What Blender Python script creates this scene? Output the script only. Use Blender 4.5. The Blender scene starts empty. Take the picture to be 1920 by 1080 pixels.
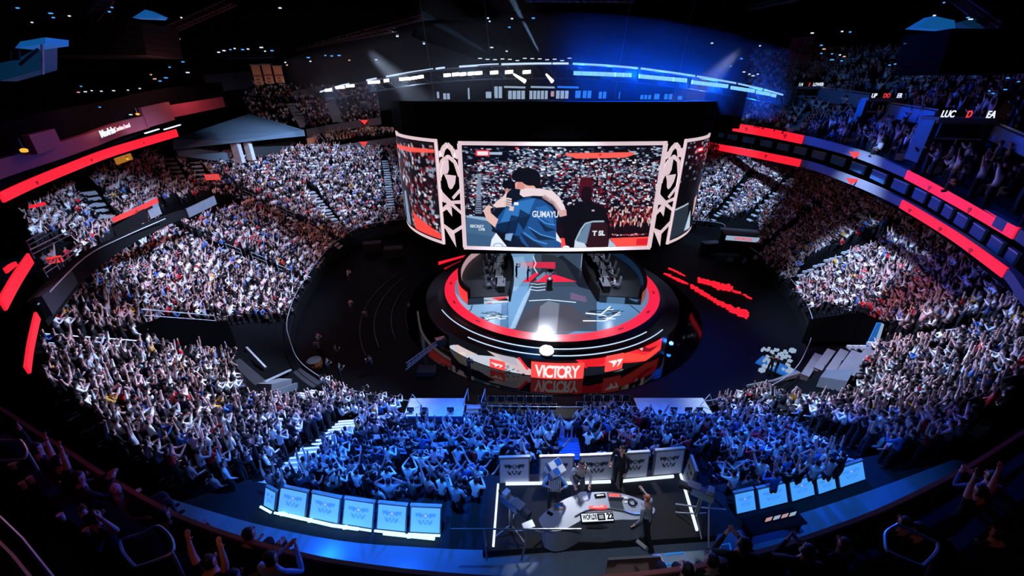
import bpy, math, random
import numpy as np
from mathutils import Vector, Matrix
from mathutils.bvhtree import BVHTree
random.seed(7); NR = np.random.RandomState(11)
R = math.radians
SC = bpy.context.scene
COL = SC.collection
# ------------------------------------------------------------------ camera
FPX, TH, CAMP = 740.0, R(26), Vector((0, 0, 20))
cam_d = bpy.data.cameras.new('camera'); cam_d.sensor_width = 36; cam_d.lens = FPX/1920*36
cam_d.clip_end = 600; cam_d.clip_start = 0.05
cam = bpy.data.objects.new('camera', cam_d); cam.location = CAMP; cam.rotation_euler = (R(90)-TH, 0, 0)
COL.objects.link(cam); SC.camera = cam
ST, CT = math.sin(TH), math.cos(TH)
def ray(px, py):
    u, v = (px-960)/FPX, (540-py)/FPX
    return Vector((u, CT+v*ST, -ST+v*CT))
def P(px, py, z):                       # place on the level plane at height z
    d = ray(px, py); return CAMP + d*((z-CAMP.z)/d.z)
def PY(px, py, Y):                      # place at a given distance up the hall
    d = ray(px, py); return CAMP + d*(Y/d.y)
def proj(p):
    x, y, z = p[0], p[1], p[2]-20
    f = y*CT - z*ST; up = y*ST + z*CT
    if f < 0.05: return (-9999, -9999)
    return (960+FPX*x/f, 540-FPX*up/f)
# ------------------------------------------------------------------ colours and materials
def lin(c):
    if isinstance(c, str): c = [int(c[i:i+2], 16)/255 for i in (0, 2, 4)]
    return tuple(x/12.92 if x <= .04045 else ((x+.055)/1.055)**2.4 for x in c[:3])
def mat(name, col, rough=.6, metal=0., var=.25, scale=3., emis=None, es=1., spec=.5):
    m = bpy.data.materials.new(name); m.use_nodes = True
    nt = m.node_tree; b = nt.nodes['Principled BSDF']; c = lin(col)
    tc = nt.nodes.new('ShaderNodeTexCoord'); nz = nt.nodes.new('ShaderNodeTexNoise')
    nz.inputs['Scale'].default_value = scale; nz.inputs['Detail'].default_value = 4
    nt.links.new(tc.outputs['Object'], nz.inputs['Vector'])
    mr = nt.nodes.new('ShaderNodeMapRange'); mr.inputs['To Min'].default_value = 1-var; mr.inputs['To Max'].default_value = 1+var
    nt.links.new(nz.outputs['Fac'], mr.inputs['Value'])
    mx = nt.nodes.new('ShaderNodeVectorMath'); mx.operation = 'SCALE'; mx.inputs[0].default_value = c
    nt.links.new(mr.outputs['Result'], mx.inputs['Scale']); nt.links.new(mx.outputs['Vector'], b.inputs['Base Color'])
    b.inputs['Roughness'].default_value = rough; b.inputs['Metallic'].default_value = metal
    b.inputs['Specular IOR Level'].default_value = spec
    if emis is not None:
        b.inputs['Emission Color'].default_value = (*lin(emis), 1); b.inputs['Emission Strength'].default_value = es
    return m
def vmat(name, rough=.8, emis=0., base=1., spec=.3):      # colour painted per vertex
    m = bpy.data.materials.new(name); m.use_nodes = True
    nt = m.node_tree; b = nt.nodes['Principled BSDF']
    a = nt.nodes.new('ShaderNodeAttribute'); a.attribute_name = 'col'
    mx = nt.nodes.new('ShaderNodeVectorMath'); mx.operation = 'SCALE'; mx.inputs['Scale'].default_value = base
    nt.links.new(a.outputs['Color'], mx.inputs[0]); nt.links.new(mx.outputs['Vector'], b.inputs['Base Color'])
    b.inputs['Roughness'].default_value = rough; b.inputs['Specular IOR Level'].default_value = spec
    if emis:
        nt.links.new(a.outputs['Color'], b.inputs['Emission Color']); b.inputs['Emission Strength'].default_value = emis
    return m
def objmat(name, rough=.8):                                # colour of the single object (cloth of one person)
    m = bpy.data.materials.new(name); m.use_nodes = True
    nt = m.node_tree; b = nt.nodes['Principled BSDF']
    a = nt.nodes.new('ShaderNodeObjectInfo'); nz = nt.nodes.new('ShaderNodeTexNoise'); nz.inputs['Scale'].default_value = 9
    mr = nt.nodes.new('ShaderNodeMapRange'); mr.inputs['To Min'].default_value = .7; mr.inputs['To Max'].default_value = 1.15
    nt.links.new(nz.outputs['Fac'], mr.inputs['Value'])
    mx = nt.nodes.new('ShaderNodeVectorMath'); mx.operation = 'SCALE'
    nt.links.new(a.outputs['Color'], mx.inputs[0]); nt.links.new(mr.outputs['Result'], mx.inputs['Scale'])
    nt.links.new(mx.outputs['Vector'], b.inputs['Base Color']); b.inputs['Roughness'].default_value = rough
    return m
def emat(name, col, s=1.): return mat(name, '101010', .5, 0, .1, 3, col, s)
M = {
 'void': mat('deep_black', '030304', 1., 0, .1, 3, spec=.05), 'black': mat('matt_black', '08090b', .8, spec=.2), 'blackgloss': mat('black_gloss', '07080b', .32, 0, .3, 1.5),
 'floor': mat('arena_floor', '07080b', .16, 0, .4, .35), 'conc': mat('dark_concrete', '1d2025', .8, 0, .3, 1.2),
 'concl': mat('grey_concrete', '6a6c72', .8, 0, .25, 1.5), 'step': mat('step_tread', '8c8e94', .75, 0, .2, 4),
 'nose': mat('step_nosing', 'e4e6ea', .6, 0, .1, 4), 'steel': mat('brushed_steel', 'a9b0b8', .3, .9, .15, 6),
 'rail': mat('painted_rail', 'b9bec6', .4, .3), 'dgrey': mat('dark_grey', '2a2d33', .6), 'grey': mat('mid_grey', '5c6068', .6),
 'fascia': mat('grey_fascia', '6d6a72', .7, 0, .15, 1.5), 'maroon': mat('maroon_fascia', '82303e', .7, 0, .2, .8),
 'wood': mat('warm_wood', 'b07a55', .55, 0, .3, 2.5), 'white': mat('white_paint', 'd8dbe0', .6), 'silver': mat('silver', 'cfd6de', .2, 1.),
 'cream': mat('cream_outline', 'e8d4d6', .6, 0, .05, 2, 'e6cfd2', .85), 'red': emat('red_led', 'ff1e34', 1.), 'redd': emat('dark_red_led', 'b01428', .8),
 'redsoft': emat('coral_led', 'ff3b3b', 1.), 'wled': emat('white_led', 'eef4ff', 6.), 'wledsoft': emat('soft_white_led', 'dfe8f8', 1.2),
 'bled': emat('blue_led', '2f8dff', 7.), 'cyanled': emat('pale_blue_led', '9fd4ff', 4.), 'skin': mat('skin', 'cfa39a', .6, 0, .1),
 'lip': mat('lip', '9a5a58', .6), 'hair': mat('dark_hair', '120e0d', .6), 'trouser': mat('dark_trousers', '14161c', .8), 'cloth': objmat('shirt_cloth'),
 'crowd': vmat('crowd_cloth'), 'screen': vmat('screen_pixels', .35, 1.0, .05), 'floorled': vmat('stage_led_floor', .22, .95, .3, .5),
 'print': vmat('printed_panel', .6), 'orange': mat('orange_banner', 'd08a5a', .8), 'banred': mat('dark_red_banner', '7a1f26', .8),
 'orange_tint': mat('orange_light_tint', 'a8683a', .5), 'glass': mat('tinted_glass', '20303c', .08, 0, .1), 'carpet': mat('dark_carpet', '14151a', .95, 0, .3, 5),  # orange tint puts orange light into stair and case colour; also plain hair, tablet
 'bcarpet': mat('blue_carpet', '3c5f9c', .9, 0, .25, 6), 'tread': mat('terrace_tread', '08090c', .9, 0, .4, 1.4, spec=.1), 'yellow': emat('amber_light', 'f0a030', 1.5),
}
# ------------------------------------------------------------------ mesh helpers
class MB:
    def __init__(s): s.v = []; s.f = []; s.m = []
    def add(s, vs, fs, mi=0):
        b = len(s.v); s.v += [tuple(v) for v in vs]; s.f += [[b+i for i in f] for f in fs]; s.m += [mi]*len(fs); return s
    def obox(s, c, ax, ay, az, mi=0):
        c = Vector(c); vs = [c+sx*ax+sy*ay+sz*az for sz in (-1, 1) for sx, sy in ((-1, -1), (1, -1), (1, 1), (-1, 1))]
        return s.add(vs, [(3, 2, 1, 0), (4, 5, 6, 7), (0, 1, 5, 4), (1, 2, 6, 5), (2, 3, 7, 6), (3, 0, 4, 7)], mi)
    def box(s, c, sz, a=0, mi=0):
        ca, sa = math.cos(a), math.sin(a)
        return s.obox(c, Vector((ca, sa, 0))*sz[0]/2, Vector((-sa, ca, 0))*sz[1]/2, Vector((0, 0, sz[2]/2)), mi)
    def beam(s, p, q, w, h, mi=0):
        p, q = Vector(p), Vector(q); d = (q-p); L = d.length
        if L < 1e-6: return s
        d /= L; x = d.cross(Vector((0, 0, 1)))
        x = Vector((1, 0, 0)) if x.length < 1e-3 else x.normalized(); y = x.cross(d)
        return s.obox((p+q)/2, x*w/2, d*L/2, y*h/2, mi)
    def tube(s, pts, r, n=6, mi=0, closed=False):
        pts = [Vector(p) for p in pts]; k = len(pts); rs = r if isinstance(r, (list, tuple)) else [r]*k
        vs = []; prev = None
        for i, p in enumerate(pts):
            a = pts[i-1] if (i or closed) else p; b = pts[(i+1) % k] if (i < k-1 or closed) else p
            d = (b-a).normalized()
            if prev is None:
                x = d.cross(Vector((0, 0, 1))); x = Vector((1, 0, 0)) if x.length < 1e-3 else x.normalized()
            else: x = (prev-d*prev.dot(d)).normalized()
            prev = x; y = d.cross(x)
            vs += [p+(x*math.cos(2*math.pi*j/n)+y*math.sin(2*math.pi*j/n))*rs[i] for j in range(n)]
        fs = [(i*n+j, i*n+(j+1) % n, ((i+1) % k)*n+(j+1) % n, ((i+1) % k)*n+j) for i in range(k if closed else k-1) for j in range(n)]
        if not closed: fs += [tuple(range(n-1, -1, -1)), tuple((k-1)*n+j for j in range(n))]
        return s.add(vs, fs, mi)
    def prism(s, poly, vec, mi=0):
        n = len(poly); vec = Vector(vec); vs = [Vector(p) for p in poly]; vs += [p+vec for p in vs]
        return s.add(vs, [tuple(range(n-1, -1, -1)), tuple(range(n, 2*n))]+[(i, (i+1) % n, n+(i+1) % n, n+i) for i in range(n)], mi)
    def lathe(s, c, prof, n=16, mi=0):
        c = Vector(c); vs = [c+Vector((r*math.cos(2*math.pi*j/n), r*math.sin(2*math.pi*j/n), z)) for r, z in prof for j in range(n)]
        k = len(prof); fs = [(i*n+j, i*n+(j+1) % n, (i+1)*n+(j+1) % n, (i+1)*n+j) for i in range(k-1) for j in range(n)]
        fs += [tuple(range(n-1, -1, -1)), tuple((k-1)*n+j for j in range(n))]
        return s.add(vs, fs, mi)
    def strip(s, pts, hs, th, mi=0):     # upright board following a path; pts = mid points, hs = heights
        pts = [Vector(p) for p in pts]; k = len(pts); hs = hs if isinstance(hs, (list, tuple)) else [hs]*k; vs = []
        for i, p in enumerate(pts):
            a = pts[max(i-1, 0)]; b = pts[min(i+1, k-1)]; d = (b-a); n = Vector((-d.y, d.x, 0)).normalized()*th/2; h = Vector((0, 0, hs[i]/2))
            vs += [p-n-h, p+n-h, p+n+h, p-n+h]
        fs = [(i*4+j, i*4+(j+1) % 4, (i+1)*4+(j+1) % 4, (i+1)*4+j) for i in range(k-1) for j in range(4)]
        return s.add(vs, fs+[(3, 2, 1, 0), (4*k-4, 4*k-3, 4*k-2, 4*k-1)], mi)
    def build(s, name, mats, parent=None, smooth=False, org=None):
        me = bpy.data.meshes.new(name)
        if parent is not None: o = wloc(parent)
        elif org is not None: o = Vector(org)
        else:
            a = np.array(s.v); o = Vector(((a[:, 0].min()+a[:, 0].max())/2, (a[:, 1].min()+a[:, 1].max())/2, a[:, 2].min()))
        me.from_pydata([(x-o.x, y-o.y, z-o.z) for x, y, z in s.v], [], s.f)
        for m in (mats if isinstance(mats, (list, tuple)) else [mats]): me.materials.append(M[m] if isinstance(m, str) else m)
        me.polygons.foreach_set('material_index', s.m)
        if smooth: me.polygons.foreach_set('use_smooth', [True]*len(s.f))
        me.update(); ob = bpy.data.objects.new(name, me); COL.objects.link(ob)
        if parent is not None: ob.parent = parent
        else: ob.location = o
        return ob
def wloc(o):
    v = Vector(o.location)
    while o.parent: o = o.parent; v += Vector(o.location)
    return v
def tag(o, label=None, cat=None, group=None, kind=None):
    if label: o['label'] = label
    if cat: o['category'] = cat
    if group: o['group'] = group
    if kind: o['kind'] = kind
    return o
def empty(name, loc, label=None, cat=None, group=None, kind=None, rz=0):
    o = bpy.data.objects.new(name, None); COL.objects.link(o); o.location = loc; o.rotation_euler = (0, 0, rz); o.empty_display_size = .3
    return tag(o, label, cat, group, kind)
def copy_tree(o, parent=None):
    c = o.copy(); COL.objects.link(c)
    if parent: c.parent = parent
    for ch in [x for x in KIDS.get(o.name, [])] : copy_tree(ch, c)
    return c
KIDS = {}
def kids(o, *ch):
    KIDS.setdefault(o.name, []).extend(ch); return o
def text_mesh(body, size=1., ext=.02, off=0., sx=1.):
    cu = bpy.data.curves.new('t', 'FONT'); cu.body = body; cu.size = size; cu.extrude = ext; cu.offset = off
    cu.align_x = 'CENTER'; cu.align_y = 'CENTER'
    ob = bpy.data.objects.new('t', cu); COL.objects.link(ob); bpy.context.view_layer.update()
    me = bpy.data.meshes.new_from_object(ob.evaluated_get(bpy.context.evaluated_depsgraph_get()))
    for v in me.vertices: v.co.x *= sx
    bpy.data.objects.remove(ob); return me
def text_at(name, body, m, c, xdir, ydir, size, parent, ext=.02, off=0., sx=1.):
    me = text_mesh(body, size, ext, off, sx); x = Vector(xdir).normalized(); y = Vector(ydir).normalized(); z = x.cross(y); c = Vector(c)-(wloc(parent) if parent else Vector())
    for v in me.vertices: v.co = c + x*v.co.x + y*v.co.y + z*v.co.z
    me.materials.clear(); me.materials.append(M[m]); ob = bpy.data.objects.new(name, me); COL.objects.link(ob)
    if parent: ob.parent = parent
    return ob
def catmull(pts, n, closed=False):
    pts = [Vector(p) for p in pts]; k = len(pts); out = []
    for i in range(k if closed else k-1):
        g = (lambda j: pts[j % k]) if closed else (lambda j: pts[min(max(j, 0), k-1)])
        a, b, c, d = g(i-1), g(i), g(i+1), g(i+2)
        for q in range(n):
            t = q/n; out.append(.5*((2*b)+(c-a)*t+(2*a-5*b+4*c-d)*t*t+(3*b-a-3*c+d)*t**3))
    if not closed: out.append(pts[-1])
    return out
# ------------------------------------------------------------------ canvas for LED pictures and printed panels
class Canvas:
    def __init__(s, w, h, tr=None, bg=(0, 0, 0), ss=2):
        s.w, s.h, s.ss = w, h, ss; s.a = np.zeros((h*ss, w*ss, 3)); s.a[:] = lin(bg); s.tr = tr or (lambda x, y: (x, y))
    def _xy(s, pts):
        q = np.array([s.tr(x, y) for x, y in pts]); return q*np.array([s.w*s.ss, s.h*s.ss])
    def poly(s, pts, col, al=1.):
        q = s._xy(pts); H, W = s.a.shape[:2]
        x0, x1 = int(max(q[:, 0].min(), 0)), int(min(q[:, 0].max()+2, W)); y0, y1 = int(max(q[:, 1].min(), 0)), int(min(q[:, 1].max()+2, H))
        if x1 <= x0 or y1 <= y0: return
        X, Y = np.meshgrid(np.arange(x0, x1)+.5, np.arange(y0, y1)+.5); ins = np.zeros(X.shape, bool); n = len(q)
        for i in range(n):
            (ax, ay), (bx, by) = q[i], q[(i+1) % n]
            if ay == by: continue
            c = ((ay > Y) != (by > Y)) & (X < (bx-ax)*(Y-ay)/(by-ay)+ax); ins ^= c
        sub = s.a[y0:y1, x0:x1]; sub[ins] = sub[ins]*(1-al)+np.array(lin(col))*al
    def ell(s, cx, cy, rx, ry, col, al=1.): s.poly([(cx+rx*math.cos(t*math.pi/16), cy+ry*math.sin(t*math.pi/16)) for t in range(32)], col, al)
    def rect(s, x0, y0, x1, y1, col, al=1.): s.poly([(x0, y0), (x1, y0), (x1, y1), (x0, y1)], col, al)
    def line(s, pts, w, col, al=1.):
        for (ax, ay), (bx, by) in zip(pts[:-1], pts[1:]):
            L = math.hypot(bx-ax, by-ay) or 1; nx, ny = -(by-ay)/L*w/2, (bx-ax)/L*w/2
            s.poly([(ax+nx, ay+ny), (bx+nx, by+ny), (bx-nx, by-ny), (ax-nx, ay-ny)], col, al)
    def out(s): return s.a.reshape(s.h, s.ss, s.w, s.ss, 3).mean((1, 3))
    def grid(s, name, fn, m, parent=None, mask=None):
        h, w = s.h, s.w; c = s.out(); vs = [fn((i+.5)/w, (j+.5)/h) for j in range(h) for i in range(w)]
        o = wloc(parent) if parent else Vector(vs[0])
        fs = [(j*w+i, (j+1)*w+i, (j+1)*w+i+1, j*w+i+1) for j in range(h-1) for i in range(w-1) if mask is None or mask((i+1)/w, (j+1)/h)]
        me = bpy.data.meshes.new(name); me.from_pydata([(v[0]-o.x, v[1]-o.y, v[2]-o.z) for v in vs], [], fs)
        at = me.color_attributes.new('col', 'FLOAT_COLOR', 'POINT'); rgba = np.ones((h*w, 4), 'f'); rgba[:, :3] = c.reshape(-1, 3)
        at.data.foreach_set('color', rgba.ravel()); me.materials.append(M[m]); me.update()
        ob = bpy.data.objects.new(name, me); COL.objects.link(ob)
        if parent: ob.parent = parent
        else: ob.location = o
        return ob
# ================================================================== PEOPLE
def skin_tmpl(J, E, rad, sub):
    me = bpy.data.meshes.new('k'); me.from_pydata([tuple(j) for j in J], E, [])
    ob = bpy.data.objects.new('k', me); COL.objects.link(ob)
    md = ob.modifiers.new('skin', 'SKIN'); md.branch_smoothing = .4
    for i, r in enumerate(rad): me.skin_vertices[0].data[i].radius = (r, r) if not isinstance(r, tuple) else r
    me.skin_vertices[0].data[0].use_root = True
    if sub: s = ob.modifiers.new('sub', 'SUBSURF'); s.levels = sub; s.render_levels = sub
    bpy.context.view_layer.update()
    out = bpy.data.meshes.new_from_object(ob.evaluated_get(bpy.context.evaluated_depsgraph_get()))
    bpy.data.objects.remove(ob); return out
POSES = {   # right arm elbow, hand; left arm elbow, hand (x right, y forward, z up, relative to shoulder), lean, seated
 'both arms up': ((.20, .02, .20), (.34, .05, .48), (-.20, .02, .20), (-.34, .05, .48), 0, 0),
 'arms straight up': ((.06, .04, .27), (.05, .08, .54), (-.06, .04, .27), (-.05, .08, .54), 0, 0),
 'right arm up': ((.10, .05, .26), (.16, .10, .52), (-.10, .02, -.27), (-.06, .16, -.42), 0, 0),
 'left arm up': ((.10, .02, -.27), (.08, .16, -.42), (-.10, .05, .26), (-.18, .08, .50), 0, 0),
 'hands on head': ((.26, .04, .12), (.03, .02, .32), (-.26, .04, .12), (-.03, .02, .32), 0, 0),
 'arms crossed overhead': ((.10, .06, .26), (-.14, .10, .48), (-.10, .06, .26), (.14, .12, .48), 0, 0),
 'clapping': ((.10, .14, -.20), (-.12, .34, -.06), (-.10, .14, -.20), (.12, .34, -.06), .06, 0),
 'arms down': ((.07, .02, -.27), (.02, .24, -.34), (-.07, .02, -.27), (-.02, .24, -.34), .04, 1),
 'holding a phone': ((.12, .18, -.06), (-.08, .36, .16), (-.12, .18, -.06), (.06, .36, .16), .04, 0),
 'leaning back': ((.12, -.02, -.25), (.22, .18, -.36), (-.12, -.02, -.25), (-.22, .18, -.36), -.08, 1)}
PK = list(POSES)
def human(pose, sub=1, fingers=False, walk=0, female=0, long=False):
    er, hr, el, hl, lean, sit = POSES[pose] if isinstance(pose, str) else pose
    J, E, rad, cl = [], [], [], []
    def v(p, r, par, c):
        J.append(Vector(p)); rad.append(r); cl.append(c)
        if par is not None: E.append((par, len(J)-1))
        return len(J)-1
    hz = .52 if sit else .95
    pel = v((0, 0, hz), .135, None, 't'); wa = v((0, lean*.4, hz+.2), .118 if not female else .10, pel, 's'); ch = v((0, lean, hz+.40), .145, wa, 's')
    nk = v((0, lean+.01, hz+.55), .058, ch, 'n'); h0 = v((0, lean+.03, hz+.64), .082, nk, 'h'); h1 = v((0, lean+.02, hz+.73), .092, h0, 'h'); v((0, lean+.01, hz+.79), .055, h1, 'h')
    for sx, e, h in ((1, er, hr), (-1, el, hl)):
        sh = v((sx*.19, lean, hz+.46), .068, ch, 's'); o = J[sh]
        m = v(o+Vector(e)*.5, .052, sh, 's'); eb = v(o+Vector(e), .043, m, 's' if long else 'a'); w = v(o+Vector(e)+(Vector(h)-Vector(e))*.9, .028 if not long else .034, eb, 'b')
        d = (Vector(h)-Vector(e)).normalized(); pm = v(J[w]+d*.06, .036, w, 'a')
        if fingers:
            side = d.cross(Vector((0, 1, .3))); side = Vector((1, 0, 0)) if side.length < .1 else side.normalized()
            nrm = side.cross(d)
            for k, (q, L) in enumerate(((-.030, .06), (-.010, .072), (.010, .068), (.030, .052))):
                a = v(J[pm]+d*.035+side*q, .011, pm, 'a'); b = v(J[a]+d*L*.55+nrm*.006, .0095, a, 'a'); v(J[b]+d*L*.4+nrm*.018, .0085, b, 'a')
            a = v(J[w]+d*.03-side*.035, .012, w, 'a'); v(J[a]+d*.03-side*.03+nrm*.01, .010, a, 'a')
        else: v(J[pm]+d*.075, .022, pm, 'a')
    for sx in (1, -1):
        hp = v((sx*.095, 0, hz-.06), .098, pel, 't')
        if sit: kn = v((sx*.12, .42, hz-.02), .07, hp, 't'); an = v((sx*.12, .40, .08), .045, kn, 't')
        else:
            st = sx*walk; kn = v((sx*.11, .03+st*.18, .50), .068, hp, 't'); an = v((sx*.115, st*.36-.02, .08), .045, kn, 't')
        v(J[an]+Vector((0, .15, -.04)), .038, an, 'f')
    me = skin_tmpl(J, E, rad, sub)
    P2 = np.zeros((len(me.vertices), 3), 'f'); me.vertices.foreach_get('co', P2.ravel()); P2 = P2.reshape(-1, 3)
    seg = np.array([[*J[a], *J[b]] for a, b in E]); A, B = seg[:, :3], seg[:, 3:]
    def nearest(Q):
        d = B-A; t = np.clip(((Q[:, None]-A)*d).sum(2)/(d*d).sum(1), 0, 1); return ((Q[:, None]-(A+t[..., None]*d))**2).sum(2).argmin(1)
    def classes(Q):
        out = []
        for q, i in zip(Q, nearest(Q)):
            c = cl[E[i][1]]
            if c == 'h': c = 'r' if (q[2] > hz+.735 or (q[1] < lean+.01 and q[2] > hz+.60)) else 'h'
            out.append(c)
        return out
    if sub:
        fc = np.array([list(p.center) for p in me.polygons]); me.materials.clear()
        for m in ('cloth', 'skin', 'hair', 'trouser'): me.materials.append(M[m])
        mi = {'s': 0, 'n': 1, 'h': 1, 'a': 1, 'b': 0 if long else 1, 'r': 2, 't': 3, 'f': 3}
        me.polygons.foreach_set('material_index', [mi[c] for c in classes(fc)]); me.polygons.foreach_set('use_smooth', [True]*len(me.polygons))
        return me
    me.calc_loop_triangles()
    F = np.zeros(len(me.loop_triangles)*3, 'i'); me.loop_triangles.foreach_get('vertices', F)
    return P2.copy(), F.reshape(-1, 3).copy(), np.array([{'s': 0, 'n': 1, 'h': 1, 'a': 1, 'b': 0 if long else 1, 'r': 2, 't': 3, 'f': 3}[c] for c in classes(P2)])
SHIRT = [('white', 'f4f6fa', 30), ('pale grey', 'b9c0cc', 8), ('black', '0e0f14', 38), ('navy', '1c2a4a', 8), ('blue', '3a6bb8', 6), ('red', 'd02430', 4), ('grey', '5c6068', 6), ('pink', 'd9a9b0', 5), ('yellow', 'd8a030', 1)]
SW = np.array([s[2] for s in SHIRT], float); SW /= SW.sum()
LONG = {'clapping', 'arms down', 'leaning back', 'holding a phone', 'left arm up'}
HUM = {k: human(k, long=k in LONG) for k in PK}
LOW = {k: human(k, 0, long=k in LONG) for k in PK}
# ================================================================== BOWL
# stations: inner edge (px, py, z), outer edge (px, py, z), all turned into places in the hall
def Q(a): return P(*a) if len(a) == 3 else Vector(a[:3])
STN = [((730, 425, 1.2), (730, 285, 10.5)), ((640, 460, 1.2), (590, 285, 11)), ((575, 540, 1.2), (345, 292, 12.6)), ((545, 610, 1.2), (110, 390, 11.3)),
 ((550, 660, 1.2), (72, 500, 10.6)), ((575, 705, 1.2), (60, 620, 9.6)), ((650, 748, 1.2), (110, 770, 9)), ((760, 772, 1.2), (300, 905, 8.6)), ((900, 782, 1.2), (500, 955, 8.3)),
 ((1010, 785, 1.2), (830, 985, 8.3)), ((1120, 785, 1.2), (1130, 990, 8.3)), ((1240, 782, 1.2), (1380, 970, 8.3)), ((1350, 768, 1.2), (1620, 900, 8.6)), ((1450, 738, 1.2), (1810, 840, 9)),
 ((1500, 685, 1.2), (1905, 730, 9.4)), ((1515, 610, 1.2), (1905, 620, 9.8)), ((1470, 530, 1.2), (1840, 500, 10.4)), ((1400, 475, 1.2), (1660, 380, 11)), ((1360, 445, 1.2), (1490, 312, 11.3)), ((1315, 425, 1.2), (1325, 285, 11.3))]
INN = [Q(a) for a, b in STN]; OUT = [Q(b) for a, b in STN]
INN.append(Vector((4, 66, 1.2))); OUT.append(Vector((4, 92, 11.3)))
TS = 14
INc, OUc = catmull(INN, TS, True), catmull(OUT, TS, True)
NT = len(INc)
def terrace(name, I, O, n, mt, closed=True, label=None):
    vs = []; k = len(I)
    for a, b in zip(I, O):
        for r in range(n):
            z = a.z+(b.z-a.z)*r/(n-1)
            for s in (r/n, (r+1)/n): vs.append((a.x+(b.x-a.x)*s, a.y+(b.y-a.y)*s, z))
        vs.append((b.x, b.y, a.z-1.5))
    w = 2*n+1; mb = MB()
    fs = [(i*w+j, i*w+j+1, ((i+1) % k)*w+j+1, ((i+1) % k)*w+j) for i in range(k if closed else k-1) for j in range(w-1)]
    mb.add(vs, fs); ob = mb.build(name, mt); return ob, BVHTree.FromPolygons(vs, fs)
NROW = 31
bowl, bowl_bvh = terrace('floor_seating_bowl', INc, OUc, NROW, 'tread')
tag(bowl, kind='structure')
mb = MB(); M['floor'] = mat('arena_floor', '040508', .55, 0, .4, .35, spec=.15); M['glossdisc'] = mat('mirror_floor', '08090d', .05, 0, .2, .5)
mb.add([(-60, -8, -.02), (70, -8, -.02), (70, 110, -.02), (-60, 110, -.02)], [(0, 1, 2, 3)]); tag(mb.build('floor', 'floor'), kind='structure')
# kerb wall round the bowl's foot
mb = MB(); mb.strip([Vector((p.x, p.y, .6)) for p in INc+INc[:1]], 1.25, .12); tag(mb.build('wall_bowl_foot', 'black'), kind='structure')
mb = MB(); mb.tube([Vector((p.x, p.y, 2.2)) for p in INc+INc[:1]], .03, 5); tag(mb.build('front_row_rail', 'rail'), 'thin metal rail running round the foot of the lower stands', 'railing')
def hitb(px, py, bvh=None):
    h = (bvh or bowl_bvh).ray_cast(CAMP, ray(px, py).normalized())
    return h[0] if h[0] else P(px, py, 1.2)
def down(x, y, bvh=None):
    h = (bvh or bowl_bvh).ray_cast(Vector((x, y, 60)), Vector((0, 0, -1))); return h[0].z if h[0] else 0
# aisles
AIS = [((640, 463), (432, 362), 'upper one of the two long pale stairs in the left stand'), ((567, 538), (405, 468), 'long pale stair reaching the dark floor in the left stand'),
 ((400, 470), (308, 424), 'upper flight behind the long pale stair of the left stand'), ((633, 423), (580, 360), 'short striped stair beside the far end of the left stand'),
 ((213, 430), (103, 377), 'stair above the red balcony board at far left'), ((345, 352), (270, 305), 'stair under the left end of the grey roof slab'), ((385, 350), (335, 292), 'stair beside the small red exit sign'),
 ((1402, 420), (1478, 342), 'pale stair right of the scoreboard, nearer the scoreboard'), ((1413, 486), (1520, 408), 'pale striped stair right of the entrance box'),
 ((1500, 522), (1655, 454), 'dim stair crossing the right stand above the middle'), ((1335, 415), (1398, 345), 'narrow stair close to the right wing of the scoreboard'),
 ((1600, 655), (1780, 642), 'nearly level walkway stair in the right stand'), ((275, 664), (96, 658), 'nearly level walkway stair in the left stand'), ((600, 740), (430, 770), 'stair rising left from the floor ramp'),
 ((660, 795), (505, 925), 'bluish white stair left of the blue-lit block'), ((1432, 778), (1600, 925), 'pale stair right of the blue-lit block'),
 ((735, 400), (722, 300), 'far stair just left of the scoreboard')]
AISW = []
for i, (a, b, lab) in enumerate(AIS):
    A, B = hitb(*a), hitb(*b); AISW.append((A, B)); d = Vector((B.x-A.x, B.y-A.y, 0)); L = d.length; d /= L; sd = Vector((-d.y, d.x, 0)); n = max(3, int(L/.42))
    mb = MB(); w = 1.15 if i != 14 else 1.3
    for k in range(n):
        c = Vector((A.x, A.y, 0))+d*(L*(k+.5)/n); z = max(down(c.x, c.y), down(c.x+d.x*.15, c.y+d.y*.15))+.03; c.z = z-.05
        mb.obox(c, sd*w/2, d*L/n*.5, Vector((0, 0, .09)), 0); mb.obox(c+Vector((0, 0, .095))-d*L/n*.32, sd*w/2, d*.05, Vector((0, 0, .012)), 1)
    e = empty('aisle_stair', (A.x, A.y, A.z), lab, 'stairs', 'aisle stairs in the lower stands')
    mb.build('steps', ['step', 'nose'], e)
    if i in (14, 15, 0, 1):
        for q in (.15, .45, .75):
            hb = MB(); c0 = A.lerp(B, q)+sd*.8*(1 if i == 14 else -1); c1 = A.lerp(B, q+.17)+sd*.8*(1 if i == 14 else -1)
            c0.z = down(c0.x, c0.y); c1.z = down(c1.x, c1.y); u = Vector((0, 0, .95)); hb.tube([c0, c0+u, c1+u, c1], .025, 5); hb.tube([c0+u*.5, c1+u*.5], .02, 5)
            hb.build('handrail', 'rail', e)
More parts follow.
